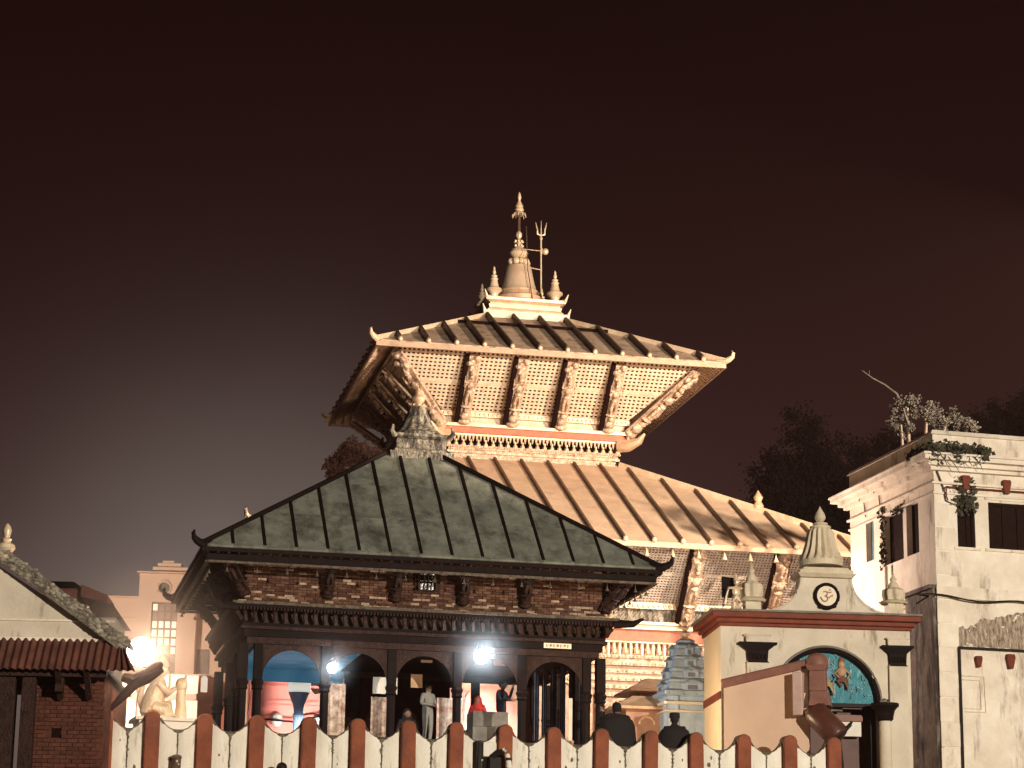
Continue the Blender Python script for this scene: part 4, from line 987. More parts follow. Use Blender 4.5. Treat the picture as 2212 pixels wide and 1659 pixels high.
# guardian statue in gilt on the cornice corner
cx_, zb = g(1590, 1322, .1); zb = zr
gs = thing('guardian_statue', 'small pale winged guardian statue on the gate cornice left of the urn', 'statue', loc=GF.o + GF.e1 * cx_ + GF.e2 * .1 + Vector((0, 0, zb)), rz=GF.yaw + .5)
bb = B(); bb.ball((0, 0, .08), .13, 1, 1, .6); bb.tube([(-.08, 0, .0), (-.1, -.05, .2), (-.04, 0, .36)], [.05, .06, .08]); bb.tube([(.08, 0, .0), (.1, -.05, .2), (.04, 0, .36)], [.05, .06, .08])
bb.ball((0, 0, .48), .11, 1, .8, 1.4); bb.ball((0, -.02, .70), .075, .9, 1, 1.15); bb.lathe([(.07, 0), (.05, .06), (.01, .18)], (0, 0, .75), 8)
bb.tube([(-.08, 0, .56), (-.26, -.02, .54), (-.32, -.02, .3), (-.36, 0, .12)], [.04, .035, .03, .05]); bb.tube([(.08, 0, .56), (.22, -.02, .58), (.3, -.02, .72)], [.04, .035, .03])
bb.obj('figure', GOLDP, gs, True)
bb = B()
for k in range(5): bb.tube([(-.05, .08, .5), (-.2 - .03 * k, .1, .55 - .1 * k), (-.34, .1, .42 - .12 * k)], [.03, .025, .01], 5)
bb.obj('wing', IRON, gs, True)
bb = B(); bb.box(-.27, .2, .18, .22, .35, .85); bb.obj('dark_shield', IRON, gs)
# pilasters with dark capitals
def pilaster(u0, u1, vt, vb, y=-.1, nm='capital', base=0):
    x0, zt = g(u0, vt, y); x1, zb = g(u1, vb, y); c = (x0 + x1) / 2; hw = (x1 - x0) / 2
    o = B(); o.box(c - hw * .56, c + hw * .56, y, .02, base, zb + .03); p = o.obj('pilaster', PLAST, G, bevel=.01)
    o = B(); d = -y
    o.frustum((c, y / 2), hw * .58, d * .6 + .03, zb, hw * .5, d * .6 + .02, zb + (zt - zb) * .06)
    o.frustum((c, y / 2), hw * .5, d * .6, zb + (zt - zb) * .06, hw * .55, d * .65, zb + (zt - zb) * .6)
    o.frustum((c, y / 2), hw * .55, d * .65, zb + (zt - zb) * .6, hw * .92, d * 1.1, zb + (zt - zb) * .88)
    o.frustum((c, y / 2), hw * .98, d * 1.15, zb + (zt - zb) * .88, hw, d * 1.2, zt)
    for k in range(5): o.ball((c + hw * .4 * (k - 2) / 2, y - .02, zb + (zt - zb) * .3), .045, 1, .7, 1.6)
    o.obj(nm, DARK, p, bevel=.012)
    o = B(); o.box(c - hw * .62, c + hw * .62, y - .03, .02, zt, zt + .16); o.box(c - hw * .7, c + hw * .7, y - .05, .02, zt + .16, zt + .2); o.obj('pilaster_block', PLAST, p)
pilaster(1596, 1679, 1386, 1432); pilaster(1905, 1975, 1394, 1440)
cx_, zt = g(1911, 1520, -.35); _, zb = g(1911, 1558, -.35)
bb = B(); bb.lathe([(.19, 0), (.17, .1), (.15, 1), (.14, zb)], (cx_, -.35, 0), 24); cl = bb.obj('round_column', PLAST, G, True)
bb = B(); h_ = zt - zb; bb.lathe([(.16, 0), (.20, .04), (.21, h_ * .3), (.24, h_ * .6), (.32, h_ * .8), (.34, h_ * .85), (.34, h_)], (cx_, -.35, zb), 20); bb.obj('column_capital', DARK, cl, True)
bb = B(); bb.ball((cx_, -.35, zt + .05), .08); bb.ball((cx_ - .08, -.38, zt + .03), .05); bb.ball((cx_ + .09, -.36, zt + .08), .05, sz=.6); bb.obj('carved_bird', BRONZE, cl, True)
# tympanum relief and arch frame
bb = B(); bb.tube([(ax - (ar - .02) * cos(pi * i / 28), .0, az + (ar - .02) * sin(pi * i / 28)) for i in range(29)], .055, 8); bb.obj('arch_rim', DARK, G, True)
bb = B(); bb.tube([(ax - (ar + .06) * cos(pi * i / 28), -.01, az + (ar + .06) * sin(pi * i / 28)) for i in range(29)], .03, 8); bb.obj('arch_outer_band', CONC, G, True)
bb = B(); bb.prism([(ax - (ar - .05) * cos(pi * i / 24), .12, az + (ar - .05) * sin(pi * i / 24)) for i in range(25)], (0, .06, 0)); ty = bb.obj('tympanum_relief', TEAL, G)
rr = random.Random(3); bb = B()
for k in range(70):
    a = rr.uniform(.12, pi - .12); r_ = ar * rr.uniform(.45, .9); p = (ax + r_ * cos(a), .1, az + r_ * sin(a))
    bb.tube([p, (p[0] + rr.uniform(-.08, .08), .08, p[2] + rr.uniform(.02, .1)), (p[0] + rr.uniform(-.1, .1), .1, p[2] + rr.uniform(-.05, .12))], [.012, .02, .008], 5)
bb.obj('relief_clouds', mat('pale_teal_relief', (.35, .52, .52), (.12, .3, .34), 8, .6), ty, True, kind='stuff')
def relief_fig(cx_, z0, s, m1, m2):
    b1 = B(); b1.ball((cx_, .08, z0 + .52 * s), .085 * s, 1, .6, 1.2); b1.ball((cx_, .08, z0 + .34 * s), .12 * s, 1, .5, 1.2); b1.tube([(cx_ - .1 * s, .07, z0 + .4 * s), (cx_ - .2 * s, .06, z0 + .28 * s), (cx_ - .08 * s, .05, z0 + .2 * s)], .03 * s, 6); b1.tube([(cx_ + .1 * s, .07, z0 + .4 * s), (cx_ + .2 * s, .06, z0 + .26 * s), (cx_ + .12 * s, .05, z0 + .16 * s)], .03 * s, 6)
    b1.obj('seated_deity', m1, ty, True)
    b1 = B(); b1.ball((cx_, .1, z0 + .58 * s), .1 * s, .9, .5, 1.5); b1.obj('deity_hair', m2, ty, True); b1 = B(); b1.tube([(cx_ - .1 * s, .08, z0 + .15 * s), (cx_ + .1 * s, .04, z0 + .1 * s), (cx_ + .12 * s, .05, z0 - .12 * s)], [.07 * s, .07 * s, .04 * s], 6); b1.obj('deity_drapery', m2, ty, True); b1 = B(); b1.tube([(cx_ + .05 * s, .08, z0 + .2 * s), (cx_ - .12 * s, .05, z0 + .08 * s), (cx_ - .02 * s, .05, z0 - .05 * s)], [.07 * s, .06 * s, .04 * s], 6)
    b1.obj('deity_drapery', m2, ty, True)
fx, fz = g(1795, 1505); relief_fig(fx - .08, fz + .18, 1.1, mat('blue_body_paint', (.16, .30, .42), (.1, .2, .3), 5, .6), mat('ochre_cloth_paint', (.50, .38, .18), (.3, .18, .1), 6, .6))
relief_fig(fx + .30, fz + .30, .95, mat('tan_body_paint', (.50, .30, .16), (.4, .22, .12), 5, .6), mat('brown_robe_paint', (.22, .09, .06), (.14, .06, .04), 6, .6))
# iron frame, panels below the tympanum
bb = B(); bb.box(ax - ar, ax + ar, .02, .1, az - .1, az - .02); bb.box(ax + ar - .22, ax + ar - .1, .02, .1, 0, az - .1); bb.box(ax + .02, ax + .08, .05, .1, az - .5, az - .1); bb.obj('gate_frame', IRON, G)
bb = B(); bb.box(ax - ar + .05, ax + ar - .22, .6, .7, .2, az - .05); bb.obj('gate_leaf', mat('dark_red_gate', (.10, .035, .025), (.06, .02, .015), 4, .6), G)
x0, z0 = g(1803, 1553, .3); x1, z1 = g(1862, 1545, .3); bb = B(); bb.box(x0, x1, .25, .4, z0 - .05, z0 + .1); bb.obj('shelf_board', COPING, G)
x0, z0 = g(1815, 1590, .3); x1, z1 = g(1860, 1560, .3); bb = B(); bb.box(x0, x1, .3, .5, z0, z1); bb.obj('cream_panel', CLOTHW, G)
x0, z0 = g(1795, 1536, .3); x1, z1 = g(1820, 1520, .3); bb = B(); bb.box(x0, x1, .3, .36, z0, z1); bb.obj('grey_notice', CONC, G)

# ================================================================== SCREEN WALL in front of the gate
sp0 = at(1563, 1475, 57.3)
SF = Frame(sp0.x, sp0.y, GZ, radians(-14))
SW = thing('screen_wall', 'buff plaster wing wall with sloping brown coping in front of the gate', 'wall', SF)
q0 = SF.front(1563, 1482); q1 = SF.front(1745, 1440)
bb = B(); bb.prism([(0, 0, 0), (q1[0], 0, 0), (q1[0], 0, q1[1]), (0, 0, q0[1])], (0, .3, 0)); bb.obj('wall_body', BEIGEW, SW)
bb = B(); bb.beam((-.05, .14, q0[1] + .05), (q1[0] + .05, .14, q1[1] + .08), .42, .22); bb.obj('coping', COPING, SW, bevel=.04)
bb = B(); bb.lathe([(.26, 0), (.26, .16), (.18, .26), (.05, .30)], (q1[0] + .22, .0, q1[1] + .02), 20); bb.obj('pier_cap', COPING, SW, True)
x0 = q1[0]
bb = B(); bb.frustum((x0 + .22, 0), .2, .22, q1[1] - .12, .25, .26, q1[1] + .02); bb.frustum((x0 + .24, 0), .2, .2, q1[1] - .6, .19, .2, q1[1] - .12); bb.frustum((x0 + .28, 0), .26, .24, q1[1] - .95, .2, .2, q1[1] - .6); bb.obj('stepped_pier', COPING, SW, bevel=.015)
a0 = SF.front(1712, 1452, -.25); a1 = SF.front(1735, 1545, -.25)
bb = B(); bb.box(a0[0], a1[0], -.32, .0, a1[1], a0[1]); bb.obj('narrow_panel', mat('pale_pink_panel', (.55, .40, .34), (.42, .27, .22), 3, .6), SW, bevel=.02)
# leaning drum lamp
p0 = at(1757, 1535, 56.6); p1 = at(1812, 1592, 56.3)
dl = thing('drum_spotlight', 'dark brown cylindrical spotlight housing tilted down before the gate', 'spotlight', loc=p0)
d = (p1 - p0); bb = B(); bb.tube([(0, 0, 0), d * .08, d * .9, d], [.24, .30, .30, .27], 24); bb.obj('drum', mat('dark_brown_enamel', (.10, .035, .022), (.07, .025, .016), 3, .35), dl, True)
bb = B(); bb.tube([(-.02, -.05, .0), (-.14, -.1, -.08), (-.16, -.1, -.26)], [.10, .09, .03], 10); bb.obj('hinge', COPING, dl, True)
bb = B(); bb.tube([d, d + Vector((.28, 0, .3)), d + Vector((.30, 0, .36))], [.06, .045, .04], 8); bb.tube([d, d + Vector((.1, 0, -1.2))], .05, 8); bb.obj('yoke', IRON, dl, True)

# ================================================================== RIGHT WHITE BUILDING
cp = at(2016, 1000, 60.0)
RF = Frame(cp.x, cp.y, GZ, radians(15))
RB = thing('white_building', 'two storey old white plastered building with weedy cornice and dark shutters', 'building', RF)
ztp = RF.front(2012, 928)[1]; zcor = RF.front(2020, 985)[1]
DEP = RF.side(1836, 1100)[0]
print('building depth', DEP, 'top', ztp)
RWid = 9.0
def openwall(x0, x1, z0, z1, holes, mk, m, nm='wall', th=.3):
    """wall slab in the plane with rectangular openings; mk maps (s, d, z) to local point"""
    xs = sorted({x0, x1, *[h[0] for h in holes], *[h[1] for h in holes]}); zs = sorted({z0, z1, *[h[2] for h in holes], *[h[3] for h in holes]})
    bb = B()
    for xa, xb in zip(xs, xs[1:]):
        for za, zb in zip(zs, zs[1:]):
            cx_, cz_ = (xa + xb) / 2, (za + zb) / 2
            if any(h[0] < cx_ < h[1] and h[2] < cz_ < h[3] for h in holes): continue
            c = [mk(xa, 0, za), mk(xb, 0, za), mk(xb, 0, zb), mk(xa, 0, zb), mk(xa, th, za), mk(xb, th, za), mk(xb, th, zb), mk(xa, th, zb)]
            bb.add(c, [(0, 1, 2, 3), (7, 6, 5, 4)])
    def rim(h, inn=True):
        a, b_, c, d = h; P = [(a, c), (b_, c), (b_, d), (a, d)]
        for (xa, za), (xb, zb) in zip(P, P[1:] + P[:1]):
            q = [mk(xa, 0, za), mk(xb, 0, zb), mk(xb, th, zb), mk(xa, th, za)]
            bb.add(q, [(0, 3, 2, 1) if inn else (0, 1, 2, 3)])
    for h in holes: rim(h)
    rim((x0, x1, z0, z1))
    return bb.obj(nm, m, RB)
mkF = lambda s, d, z: (s, d, z)
mkL = lambda s, d, z: (d, s, z)
fh = []
for (u0, v0, u1, v1) in ((2066, 1068, 2108, 1184), (2134, 1085, 2240, 1192)):
    xa, zt = RF.front(u0, v0); xb, zb = RF.front(u1, v1); fh.append((xa, xb, zb, zt))
openwall(.0, RWid, -6.5, ztp - .9, fh, mkF, PLAST2)
lh = []
for (u0, v0, u1, v1) in ((1983, 1085, 1960, 1198), (1950, 1108, 1912, 1215), (1887, 1122, 1872, 1212)):
    sa, zt = RF.side(u0, v0); sb, zb = RF.side(u1, v1); lh.append((sa, sb, RF.side((u0 + u1) / 2, v1)[1], RF.side((u0 + u1) / 2, v0)[1]))
openwall(.302, DEP, -6.5, ztp - .9, lh, mkL, PLAST2)
bb = B(); bb.box(.3, RWid, DEP - .3, DEP, -6, ztp - .9); bb.box(.3, RWid, .3, DEP - .3, ztp - 1.0, ztp - .9); bb.obj('back_wall', PLAST2, RB)
for i, h in enumerate(fh):
    w_ = h[1] - h[0]; n = 3 if w_ < .8 else 6
    fr = B(); fr.box(h[0], h[0] + .05, .12, .2, h[2], h[3]); fr.box(h[1] - .05, h[1], .12, .2, h[2], h[3]); fr.box(h[0], h[1], .118, .2, h[3] - .06, h[3]); fr.box(h[0], h[1], .118, .2, h[2], h[2] + .05)
    wf = fr.obj('window', SHUT, RB)
    for k in range(n):
        xa = h[0] + .05 + (w_ - .1) * k / n; xb = h[0] + .05 + (w_ - .1) * (k + 1) / n - .01
        s_ = B(); s_.box(xa, xb, .15 + .02 * (k % 2), .19 + .02 * (k % 2), h[2] + .05, h[3] - .06); s_.obj('shutter_board', SHUT, wf)
    s_ = B(); s_.box(h[0] - .12, h[1] + .12, -.05, .02, h[2] - .07, h[2]); s_.obj('window_sill', PLAST2, wf)
    s_ = B(); s_.box(h[0] - .1, h[1] + .1, -.03, .02, h[3] + .06, h[3] + .12); s_.obj('window_head', PLAST2, wf)
for i, h in enumerate(lh):
    s_ = B(); s_.box(.16, .2, h[0], h[1], h[2], h[3]); s_.obj('shutter', BLUES if i == 2 else SHUT, RB, label='faded blue shutter' if i == 2 else None)
    if i == 2:
        s_ = B(); mid = h[0] + (h[1] - h[0]) * .35; s_.box(.13, .158, h[0], mid, h[2] + .1, h[3]); s_.obj('dark_slot', GLASS, RB)
for u, v in ((2003, 1100),):
    pass
# cornice and parapet
def lring(bb, o_, z0, z1):
    bb.box(-o_, RWid, -o_, .0, z0, z1); bb.box(-o_, .0, .0, DEP + o_, z0, z1)
bb = B()
for o_, z0, z1 in ((.05, ztp - 1.68, ztp - 1.62), (.08, ztp - 1.42, ztp - 1.36), (.14, ztp - 1.08, ztp - .98), (.26, ztp - .98, ztp - .86), (.42, ztp - .86, ztp - .74), (.46, ztp - .74, ztp - .68)):
    lring(bb, o_, z0, z1)
bb.obj('cornice', PLAST2, RB, bevel=.015)
bb = B(); bb.box(.0, RWid, .0, .25, ztp - .9, ztp - .12); bb.box(.0, .25, .25, DEP, ztp - .9, ztp - .12); bb.obj('parapet', PLAST2, RB)
bb = B(); bb.prism([(-.08, 0, ztp - .12), (.33, 0, ztp - .12), (.27, 0, ztp), (.02, 0, ztp)], (0, DEP, 0)); bb.prism([(-.08, -.08, ztp - .121), (-.08, .3, ztp - .121), (0, .27, ztp + .001), (0, 0, ztp + .001)], (RWid, 0, 0)); bb.obj('parapet_coping', PLAST2, RB)
# quoins at the corner
for k in range(14):
    z = ztp - 2.5 - k * .62
    if z < -6: break
    o_ = B(); o_.box(-.014 - .004 * (k % 3), .55 if k % 2 else .4, -.014 - .004 * (k % 2), .01, z, z + .58); o_.obj('quoin', PLAST2, RB, bevel=.012)
# string course at first floor
zf = RF.front(2120, 1297)[1]
bb = B(); bb.box(-.03, RWid, -.06, 0, zf, zf + .1); bb.box(-.03, RWid, -.04, 0, zf + .1, zf + .3); bb.box(-.06, 0, 0, 2.3, zf, zf + .08); bb.obj('string_course', PLAST2, RB)
# crumbled plaster band above the ground floor
rr = random.Random(11); bb = B(); za = RF.front(2110, 1395)[1]; zb2 = RF.front(2110, 1320)[1]
for k in range(900):
    x = rr.uniform(.15, 4.2) if k % 3 else rr.uniform(1.2, 4.2); z = za + (zb2 - za) * rr.random() ** 1.2 * min(1, .25 + x * .35); r_ = rr.uniform(.015, .075)
    bb.ball((x, -.0, z), r_, rr.uniform(.8, 2.6), .16, rr.uniform(.5, 1.6), 6, 4)
bb.obj('crumbled_plaster', OCHRE, RB, True, kind='stuff')
# mossy slab with the left face's shade put into its colour
pm_ = B(); s1 = RF.side(1966, 1400)[0]; zcap = RF.side(1990, 1283)[1]
bb = B(); bb.box(-.10, -.002, .06, min(max(s1, .8), 2.2), -6.4, zcap); bb.obj('shaded_face_slab', mat('shaded_mossy_plaster', (.24, .195, .155), (.12, .092, .074), 2.2, .95, 0, .6, 7, stain=(.02, .012, .01), sscale=1.5, sth=(.48, .60)), RB)
bb = B(); bb.box(-.2, .0, .03, min(max(s1, .8), 2.2) + .1, zcap, zcap + .1); bb.obj('face_ledge', mat('shaded_mossy_plaster', (.1,) * 3), RB)
# framed doorway on the ground floor front
dx, dz = RF.front(2068, 1402); bb = B(); bb.box(dx, RWid, -.09, -.03, dz, dz + .06); bb.box(dx, dx + .05, -.09, -.03, -6, dz); bb.obj('iron_door_frame', IRON, RB)
x0, z0 = RF.front(2145, 1540); x1, z1 = RF.front(2125, 1462)
bb = B(); bb.tube([(x1 - .6, -.02, z1), (x1, -.02, z1), (x1 + .02, -.02, z0), (x1 - .55, -.02, z0)], .018, 6); bb.tube([(x1 - .6, -.02, z1 - .1), (x1 - .12, -.02, z1 - .1), (x1 - .1, -.02, z0 + .08), (x1 - .55, -.02, z0 + .08)], .014, 6); bb.obj('wall_moulding', PLAST2, RB)
for (u, v, s_) in ((2111, 1432, 1), (2180, 1432, 1.3), (2083, 1030 + 16, 1.3), (2171, 1038 + 18, 1.3)):
    x, z = RF.front(u, v); bb = B(); bb.frustum((x, -.07), .05 * s_, .05, z - .12 * s_, .09 * s_, .08, z + .1 * s_); bb.frustum((x, -.07), .09 * s_, .08, z + .1 * s_, .075 * s_, .07, z + .16 * s_)
    bb.obj('red_bracket', RIM, RB, bevel=.01)
x, z = RF.front(2040, 1053); x2, z2 = RF.front(2240, 1060)
bb = B(); bb.tube([(x, -.1, z), (x2, -.1, z)], .022, 6); bb.tube([(x, -.1, z), (x, -.1, z - .25), (x + .04, -.1, z - .35)], .022, 6); bb.obj('red_pipe', RIM, RB)
# swan-neck lamp arms on the left face
for (u, v) in ((1870, 1078), (1902, 1060)):
    s_, z = RF.side(u, v); bb = B(); bb.tube([(-.02, s_, z - .5), (-.06, s_, z - .05), (-.18, s_, z + .03), (-.2, s_, z - .08)], .022, 6); bb.obj('pipe_bracket', CONC, RB, True)
s_, z = RF.side(1925, 1290); bb = B(); bb.tube([(-.13, s_, -3), (-.13, s_, z), (-.13, s_, RF.side(1925, 1225)[1])], .05, 8); bb.obj('downpipe', PLAST2, RB, True)
# roof weeds and creepers
def leafmass(name, label, cat, pts, n, size, m, parent=None, spread=(.15, .15, .15), seed=1, kind=None, group=None, loc=None, rz=0):
    rr = random.Random(seed); bb = B()
    for _ in range(n):
        c = Vector(rr.choice(pts)) + Vector([rr.gauss(0, s) for s in spread])
        a = Vector((rr.uniform(-1, 1), rr.uniform(-1, 1), rr.uniform(-1, 1))).normalized(); u = a.orthogonal().normalized(); v = a.cross(u)
        L = size * rr.uniform(.6, 1.4); w_ = L * .38
        bb.add([c, c + u * L * .5 + v * w_, c + u * L, c + u * L * .5 - v * w_], [(0, 1, 2, 3)])
    o = bb.obj(name, m, parent, kind=kind)
    if loc is not None: o.location = loc; o.rotation_euler = (0, 0, rz)
    if label: tag(o, label, cat, group)
    return o
GRN = mat('dark_weed_leaf', (.09, .085, .05), (.045, .035, .022), 5, .8)
ledge = [(x, -.30 + .1 * sin(x * 9), ztp - .66 + .10 * abs(sin(x * 5))) for x in [-.3 + .05 * k for k in range(34)]] + [(-.30, y, ztp - .62) for y in [.1 * k for k in range(9)]]
wd = thing('ledge_weeds', 'dark weeds rooted on the corner ledge of the white building', 'weeds', RF)
leafmass('leaves', None, None, ledge, 1500, .12, GRN, wd, (.06, .06, .09), 3)
leafmass('leaves', None, None, [(x, -.3, ztp - .6) for x in (3.2, 3.3, 3.4, 3.6, 3.8)], 350, .12, GRN, wd, (.1, .06, .1), 4)
bb = B(); rr = random.Random(8)
for k in range(16):
    x = rr.uniform(-.4, 1.2); P = [(x, -.38, ztp - .7)]
    for j in range(3): P.append((P[-1][0] + rr.uniform(-.12, .15), -.45, P[-1][2] + rr.uniform(-.2, .16)))
    bb.tube(P, [.018, .014, .01, .005], 5)
x, z = RF.front(2022, 990); bb.tube([(x, -.05, z), (x - .02, -.04, z - .3), (x + .15, -.04, z - .75), (x + .22, -.04, z - 1.1), (x + .5, -.04, z - 1.2)], [.04, .03, .025, .02, .01], 6)
bb.obj('stems', BARK, wd)
cr_ = thing('window_creeper', 'dried creeper clinging over the narrow front window of the white building', 'creeper', RF)
h = fh[0]; leafmass('leaves', None, None, [(h[0] + (h[1] - h[0]) * a, -.02, h[3] - b_ * .35) for a in (.1, .3, .5, .7, .9) for b_ in (-.7, -.2, .2, .8)] + [(h[0] + (h[1] - h[0]) * .5, -.04, h[3] + .35)], 420, .12, GRN, cr_, (.07, .03, .1), 6)
leafmass('side_leaves', None, None, [(-.04, lh[1][1] + .02, z) for z in [lh[1][2] + .1 * k for k in range(16)]] + [(-.04, lh[1][0] + .1 * k, lh[1][3]) for k in range(6)], 300, .10, GRN, cr_, (.03, .05, .04), 7)
# hanging cable
pa = RF.front(1985, 1282, -.3); pb = RF.front(2240, 1300, -.3); pts = [(pa[0] + (pb[0] - pa[0]) * t, -.16, pa[1] + (pb[1] - pa[1]) * t + .05 * sin(t * 9) - .05 * t) for t in [i / 14 for i in range(15)]]
cb = thing('power_cable', 'black sagging cable strung across the white building front', 'cable', RF)
B().tube([(-.35, .5, pa[1] - .12), (-.2, .1, pa[1] + .02)] + pts, .022, 6).obj('cable', IRON, cb, True)

# ================================================================== BLUE SHRINE
sc_ = at(1481, 1560, 61.5); SFm = Frame(sc_.x, sc_.y, 0, radians(12))
BS = thing('votive_shrine', 'pale blue stepped shrine tower with gilded finial between hall and gate', 'shrine', SFm)
k_ = 61.5 / F
zz = lambda v: SFm.front(1490, v)[1]
prof = [(24, 1388), (27, 1384)]
bb = B(); seq = [(12, 1382), (18, 1386), (17, 1391), (22, 1394), (27, 1399), (25, 1404), (29, 1420), (33, 1424), (31, 1428), (37, 1446), (40, 1450), (38, 1455), (43, 1470), (50, 1475), (47, 1480), (52, 1500)]
seq = seq[::-1]; bb.steps((0, 0), [(w_ * k_, zz(v)) for w_, v in seq]); bb.obj('shrine_tower', SHRB, BS, bevel=.02)
bb = B(); bb.steps((0, 0), [(54 * k_, GZ), (54 * k_, zz(1512)), (64 * k_, zz(1508)), (62 * k_, zz(1500))])
for s_ in (-1, 1):
    for q in range(4):
        c = B(); c.box(s_ * 38 * k_ - .06, s_ * 38 * k_ + .06, -60 * k_, -54 * k_, GZ, zz(1512)); bb.join(c.rotz(q))
bb.obj('shrine_base', SHRB, BS)
for (v_, hw_, w_) in ((1490, 50, 22), (1462, 41, 16), (1437, 34, 12), (1412, 27, 8)):
    for q in range(4):
        c = B(); y = -hw_ * k_ - .03
        c.box(-w_ * k_, w_ * k_, y - .05, y + .2, zz(v_ + 8), zz(v_ - 6)); c.frustum((0, y + .04), w_ * k_ * 1.15, .14, zz(v_ - 6), .02, .08, zz(v_ - 16))
        c.rotz(q).obj('shrine_niche', SHRB, BS, bevel=.01)
        c = B(); c.box(-w_ * k_ * .5, w_ * k_ * .5, y - .058, y - .045, zz(v_ + 6), zz(v_ - 3)); c.rotz(q).obj('niche_shade_plate', mat('slate_blue_shade', (.22, .27, .36), (.14, .17, .24), 4, .8), BS)  # dark plate on the niche face, recess shade put into its colour
bb = B(); bb.lathe([(.1, 0), (.17, .05), (.08, .1), (.14, .2), (.05, .28), (.1, .34), (.035, .40), (.08, .48), (.04, .55), (.01, .62)], (0, 0, zz(1386)), 14); bb.obj('shrine_finial', GOLDP, BS, True)
# bands of the base
bb = B(); bb.box(-66 * k_, 66 * k_, -66 * k_, 66 * k_, zz(1530), zz(1524)); bb.box(-62 * k_, 62 * k_, -62 * k_, 62 * k_, zz(1546), zz(1542)); bb.obj('shrine_band', CLOTHW, BS)
# small copper roofed shrines left of it
for i, (u, v, Y, s, lab) in enumerate(((1412, 1490, 63.5, 1., 'small copper roofed shrine with arched niche left of the blue tower'), (1385, 1528, 62.0, 1.1, 'low red brown shrine roof just behind the striped wall by the blue tower'))):
    p = at(u, v, Y); t_ = thing('small_shrine', lab, 'shrine', loc=Vector((p.x, p.y, GZ)), rz=radians(12), group='little shrines beside the blue tower'); z = p.z - GZ
    bb = B(); bb.steps((0, 0), [(.85 * s, z - .15), (.87 * s, z - .08), (.35 * s, z + .2), (.3 * s, z + .25)]); bb.obj('shrine_roof', GOLD, t_, bevel=.01)
    bb = B(); bb.box(-.5 * s, .5 * s, -.5 * s, .5 * s, 0, z - .15); bb.obj('shrine_wall', mat('brown_pink_plaster', (.45, .27, .2), (.33, .18, .13), 3, .8), t_)
    bb = B(); bb.tube([(.2 * cos(a), -.52 * s, z - .5 + .2 * sin(a)) for a in [pi * i / 8 for i in range(9)]], .03, 6); bb.obj('niche_arch', GOLDP, t_, True)

# ================================================================== LEFT HOUSE
lp = at(226, 1470, 50.8)
LF = Frame(lp.x, lp.y, GZ, radians(2))
LH = thing('gabled_house', 'old brick house with white gable, carved bargeboard and rusty corrugated pent roof', 'house', LF)
l = lambda u, v, y=0: LF.front(u, v, y)
x0, _ = l(50, 1500)
holes = []
bb = B(); xw0 = l(48, 1500)[0]
bb.box(xw0, 0, 0, 4, -6, l(200, 1460)[1]); bb.obj('brick_wall', LBRICK, LH)
# brick courses, proud and uneven
bs = B(); bs.box(-.118, .118, -.02, .03, -.036, .036); bme = bs.mesh('brick', LBRICK); cnt = 0; far = B(); rr = random.Random(21)
z = l(200, 1659)[1] - .3; zt = l(200, 1462)[1]; ri = 0
while z < zt:
    x = xw0 + .12 + (.125 if ri % 2 else 0)
    while x < -.08:
        uh, vh = 122, 1583; hx, hz = l(uh, vh)
        if not (abs(x - hx) < .16 and abs(z - hz) < .1):
            if cnt < 290: inst(bme, 'brick', LH, (x, -.012 + rr.uniform(-.012, .01), z), (0, 0, rr.uniform(-.02, .02))); cnt += 1
            else: far.box(x - .118, x + .118, -.03 + rr.uniform(-.01, .01), .01, z - .036, z + .036)
        x += .25
    z += .086; ri += 1
if far.v: far.obj('brick_courses', LBRICK, LH, kind='stuff')
hx, hz = l(122, 1583); bb = B(); bb.box(hx - .1, hx + .1, -.006, .02, hz - .1, hz + .1); bb.obj('square_vent', CAVE, LH)
# posts and beams
for u, w_ in ((62, .14), (12, .2), (128, .09), (-40, .2)):
    x = l(u, 1500, -.4)[0]; bb = B(); bb.box(x - w_, x + w_, -.5, -.5 + 2 * w_, -6 if u != 128 else l(u, 1500)[1], l(u, 1450)[1]); bb.obj('timber_post', WOOD, LH, bevel=.01)
for u in (320 * .0 + 190, 128): 
    x, z = l(u, 1505, -.3); bb = B(); bb.beam((x, -.1, z), (x, -.75, l(u, 1455)[1]), .12, .12); bb.obj('bracket', WOOD, LH)
bb = B(); x1, z1 = l(232, 1452, -.5); x0_, z0_ = l(-150, 1452, -.5); bb.box(x0_, x1, -.62, -.42, z1 - .12, z1 + .1); bb.obj('eave_beam', WOOD, LH)
bb = B(); bb.box(x0_, x1, -.42, 3.8, z1 + .0, z1 + .06); bb.obj('pent_ceiling', DARK, LH)
# corrugated pent roof: waves
xa, zb_ = l(-150, 1440, -.9); xb, zb2_ = l(292, 1440, -.9); _, zt_l = l(200, 1382, -.25)
bb = B(); N = 240; vs = []; fs = []
for i in range(N + 1):
    x = xa + (xb - xa) * i / N; wv = .028 * sin(x * 2 * pi / .155)
    xt = min(x, l(262, 1380, -.25)[0])
    for (y, z) in ((-.9, zb_), (-.25, zt_l)): vs.append((x if y < -.5 else xt, y - wv * .8, z + wv * .5))
    for (y, z) in ((-.9, zb_), (-.25, zt_l)): vs.append((x if y < -.5 else xt, y - wv * .8 + .015, z + wv * .5 - .012))
for i in range(N):
    a = 4 * i; fs += [(a, a + 4, a + 5, a + 1), (a + 2, a + 3, a + 7, a + 6), (a, a + 2, a + 6, a + 4), (a + 1, a + 5, a + 7, a + 3)]
bb.add(vs, fs).obj('corrugated_roof', CORR, LH, True)
